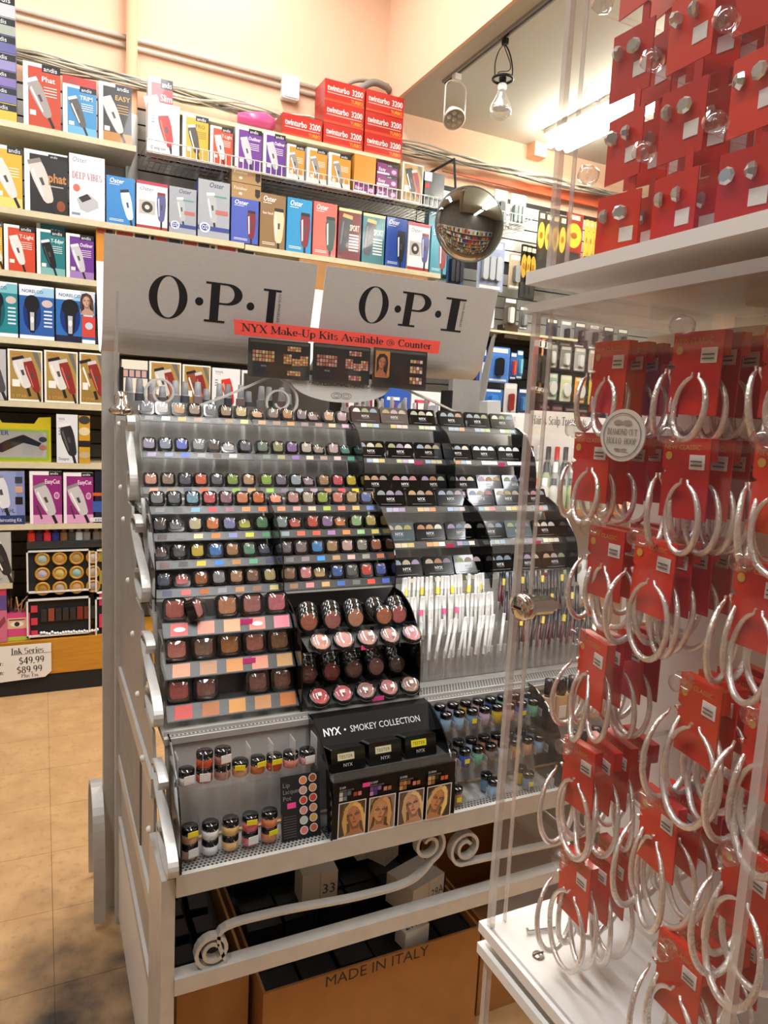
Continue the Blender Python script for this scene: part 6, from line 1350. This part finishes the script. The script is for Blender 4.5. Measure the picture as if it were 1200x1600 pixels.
# round tag hanging on the second row
tg = root('round_tag', 'round white tag lettered for diamond cut hollow hoops', 'tag', (.3865, .402, 1.4955), (0, 0, R_(-80)))
MB('#d6d2ca').prism(ell(0, 0, .0193, .0193, 32), 0, .0015, 'y', '#d6d2ca').build('disc', 'paper', tg)
p = Print(); p.text('DIAMOND CUT', 0, .0005, .0042, '#6a665e', center=True, font='serif', minw=.026); p.text('HOLLOW HOOP', 0, -.0062, .0042, '#6a665e', center=True, font='serif', minw=.026)
y = p.d(); A = ell(0, 0, .0165, .0165, 32); B = ell(0, 0, .0158, .0158, 32); p.add([(q[0], y, q[1]) for q in A+B], [(k, (k+1) % 32, 32+(k+1) % 32, 32+k) for k in range(32)], '#7a766e')
for s in (-1, 1): p.poly(ell(s*.004, .0095, .004, .0018, 12), '#9a968c'); p.poly(ell(s*.003, -.0105, .003, .0008, 10), '#8a867c')
p.build('lettering', 'paper', tg)
# loose peg hook and screw on the base
lo = atX(825, 1430, .42); hk = MB().tube([(0, 0, .006), (0, 0, .0025), (.03, -.006, .0025)], .0015, 8).build('loose_hook', 'chrome', None, (.40, .478, 1.032)); tag(hk, 'loose metal hook lying on the white case base', 'hook')
sc_ = root('loose_screw', 'slotted screw head on the white case base', 'screw', (.393, .452, 1.0322))
MB().lathe([(.0055, 0), (.0055, .0012), (.004, .0022), (0, .0024)], 18).build('head', 'chrome', sc_); MB().box(-.0055, -.0007, .0021, .0055, .0007, .0027).build('slot', 'blackm', sc_)
# upper case cards with crystal studs
gem = MB().lathe([(0, -.004), (.004, -.0025), (.006, .001), (.0042, .003), (0, .003)], 8, smooth=False).mesh('crystal_stud', pmat('crystal', '#cfd0c8', .08, metal=.6))
tabm = MB().prism([(-CW/2, 0), (CW/2, 0), (CW/2, .05), (CW/2-.006, .05), (CW/2-.006, .062), (CW/2-.009, .066), (CW/2-.013, .062), (CW/2-.013, .05), (-CW/2, .05)], 0, .0012).mesh('card', 'card')
stk2 = MB('#ddd9d4').box(.003, -.0006, .012, .0155, 0, .023, '#ddd9d4').mesh('price_sticker', 'paper')
for r, zt in enumerate((1.692, 1.752, 1.815, 1.878, 1.94)):
    for c, y in enumerate((.462, .405, .345, .288) if r < 4 else (.405, .345, .288)):
        pg = ob('peg', peg_m, None, None); pg.parent = uc; pg.location = tuple(Vector((PXN, y, zt-.004))-Vector(uc.location)); pg.rotation_euler = (0, 0, R_(-90)); ob('peg_end', pend, pg, (0, -.117, .006), (R_(90), 0, 0))
        for k in range(3):
            x = .418+k*.024
            o = root('stud_card', f'red crystal stud card, {ORD[k]} from front on {ORD[c]} peg, {("lowest", "second", "third", "fourth", "highest")[r]} row of upper case', 'earrings', (x, y, zt-.056), (0, 0, R_(-90+random.uniform(-12, 12))), 'crystal stud cards in the upper case')
            ob('card', tabm, o, color=RED[(k*2+c+r) % 5]); ob('price_sticker', stk2, o)
            for s in (-1, 1): ob('crystal_stud', gem, o, (s*.008-.004, -.003, .034), (R_(90), 0, random.random()*3))

# ================================================================== stock on the opposite sides of the shop
def far_shelving(label, x, y, rz, n):
    o = root('stock_shelving', label, 'shelving', (x, y, 0), (0, 0, rz))
    MB().box(0, 0, 0, n, .04, 2.4).build('back_panel', 'slatl', o)
    for k in range(7):
        z = .15+k*.33; MB().box(0, .04, z-.025, n, .36, z).build('shelf', 'shelf', o)
        m = MB(); xx = .02
        while xx < n-.2:
            w_, h_ = random.uniform(.07, .16), random.uniform(.14, .27); c = random.choice(['#b03a2c', '#2c5a9a', '#d8d4cc', '#c8a030', '#3a3a3e', '#4a8a6a', '#8a3a70', '#d08a4a', '#e4e0da', '#5a3024'])
            m.box(xx, .12, z+.001, xx+w_-.008, .33, z+h_, c); xx += w_
        m.build('stock_row', 'print', o)['kind'] = 'stuff'
far_shelving('long shelving of mixed stock across the shop', -1.5, YF+.01, 0, 6.4)
far_shelving('shelving of mixed stock along the side wall', XW0+.01, 3.0, R_(-90), 5.0)
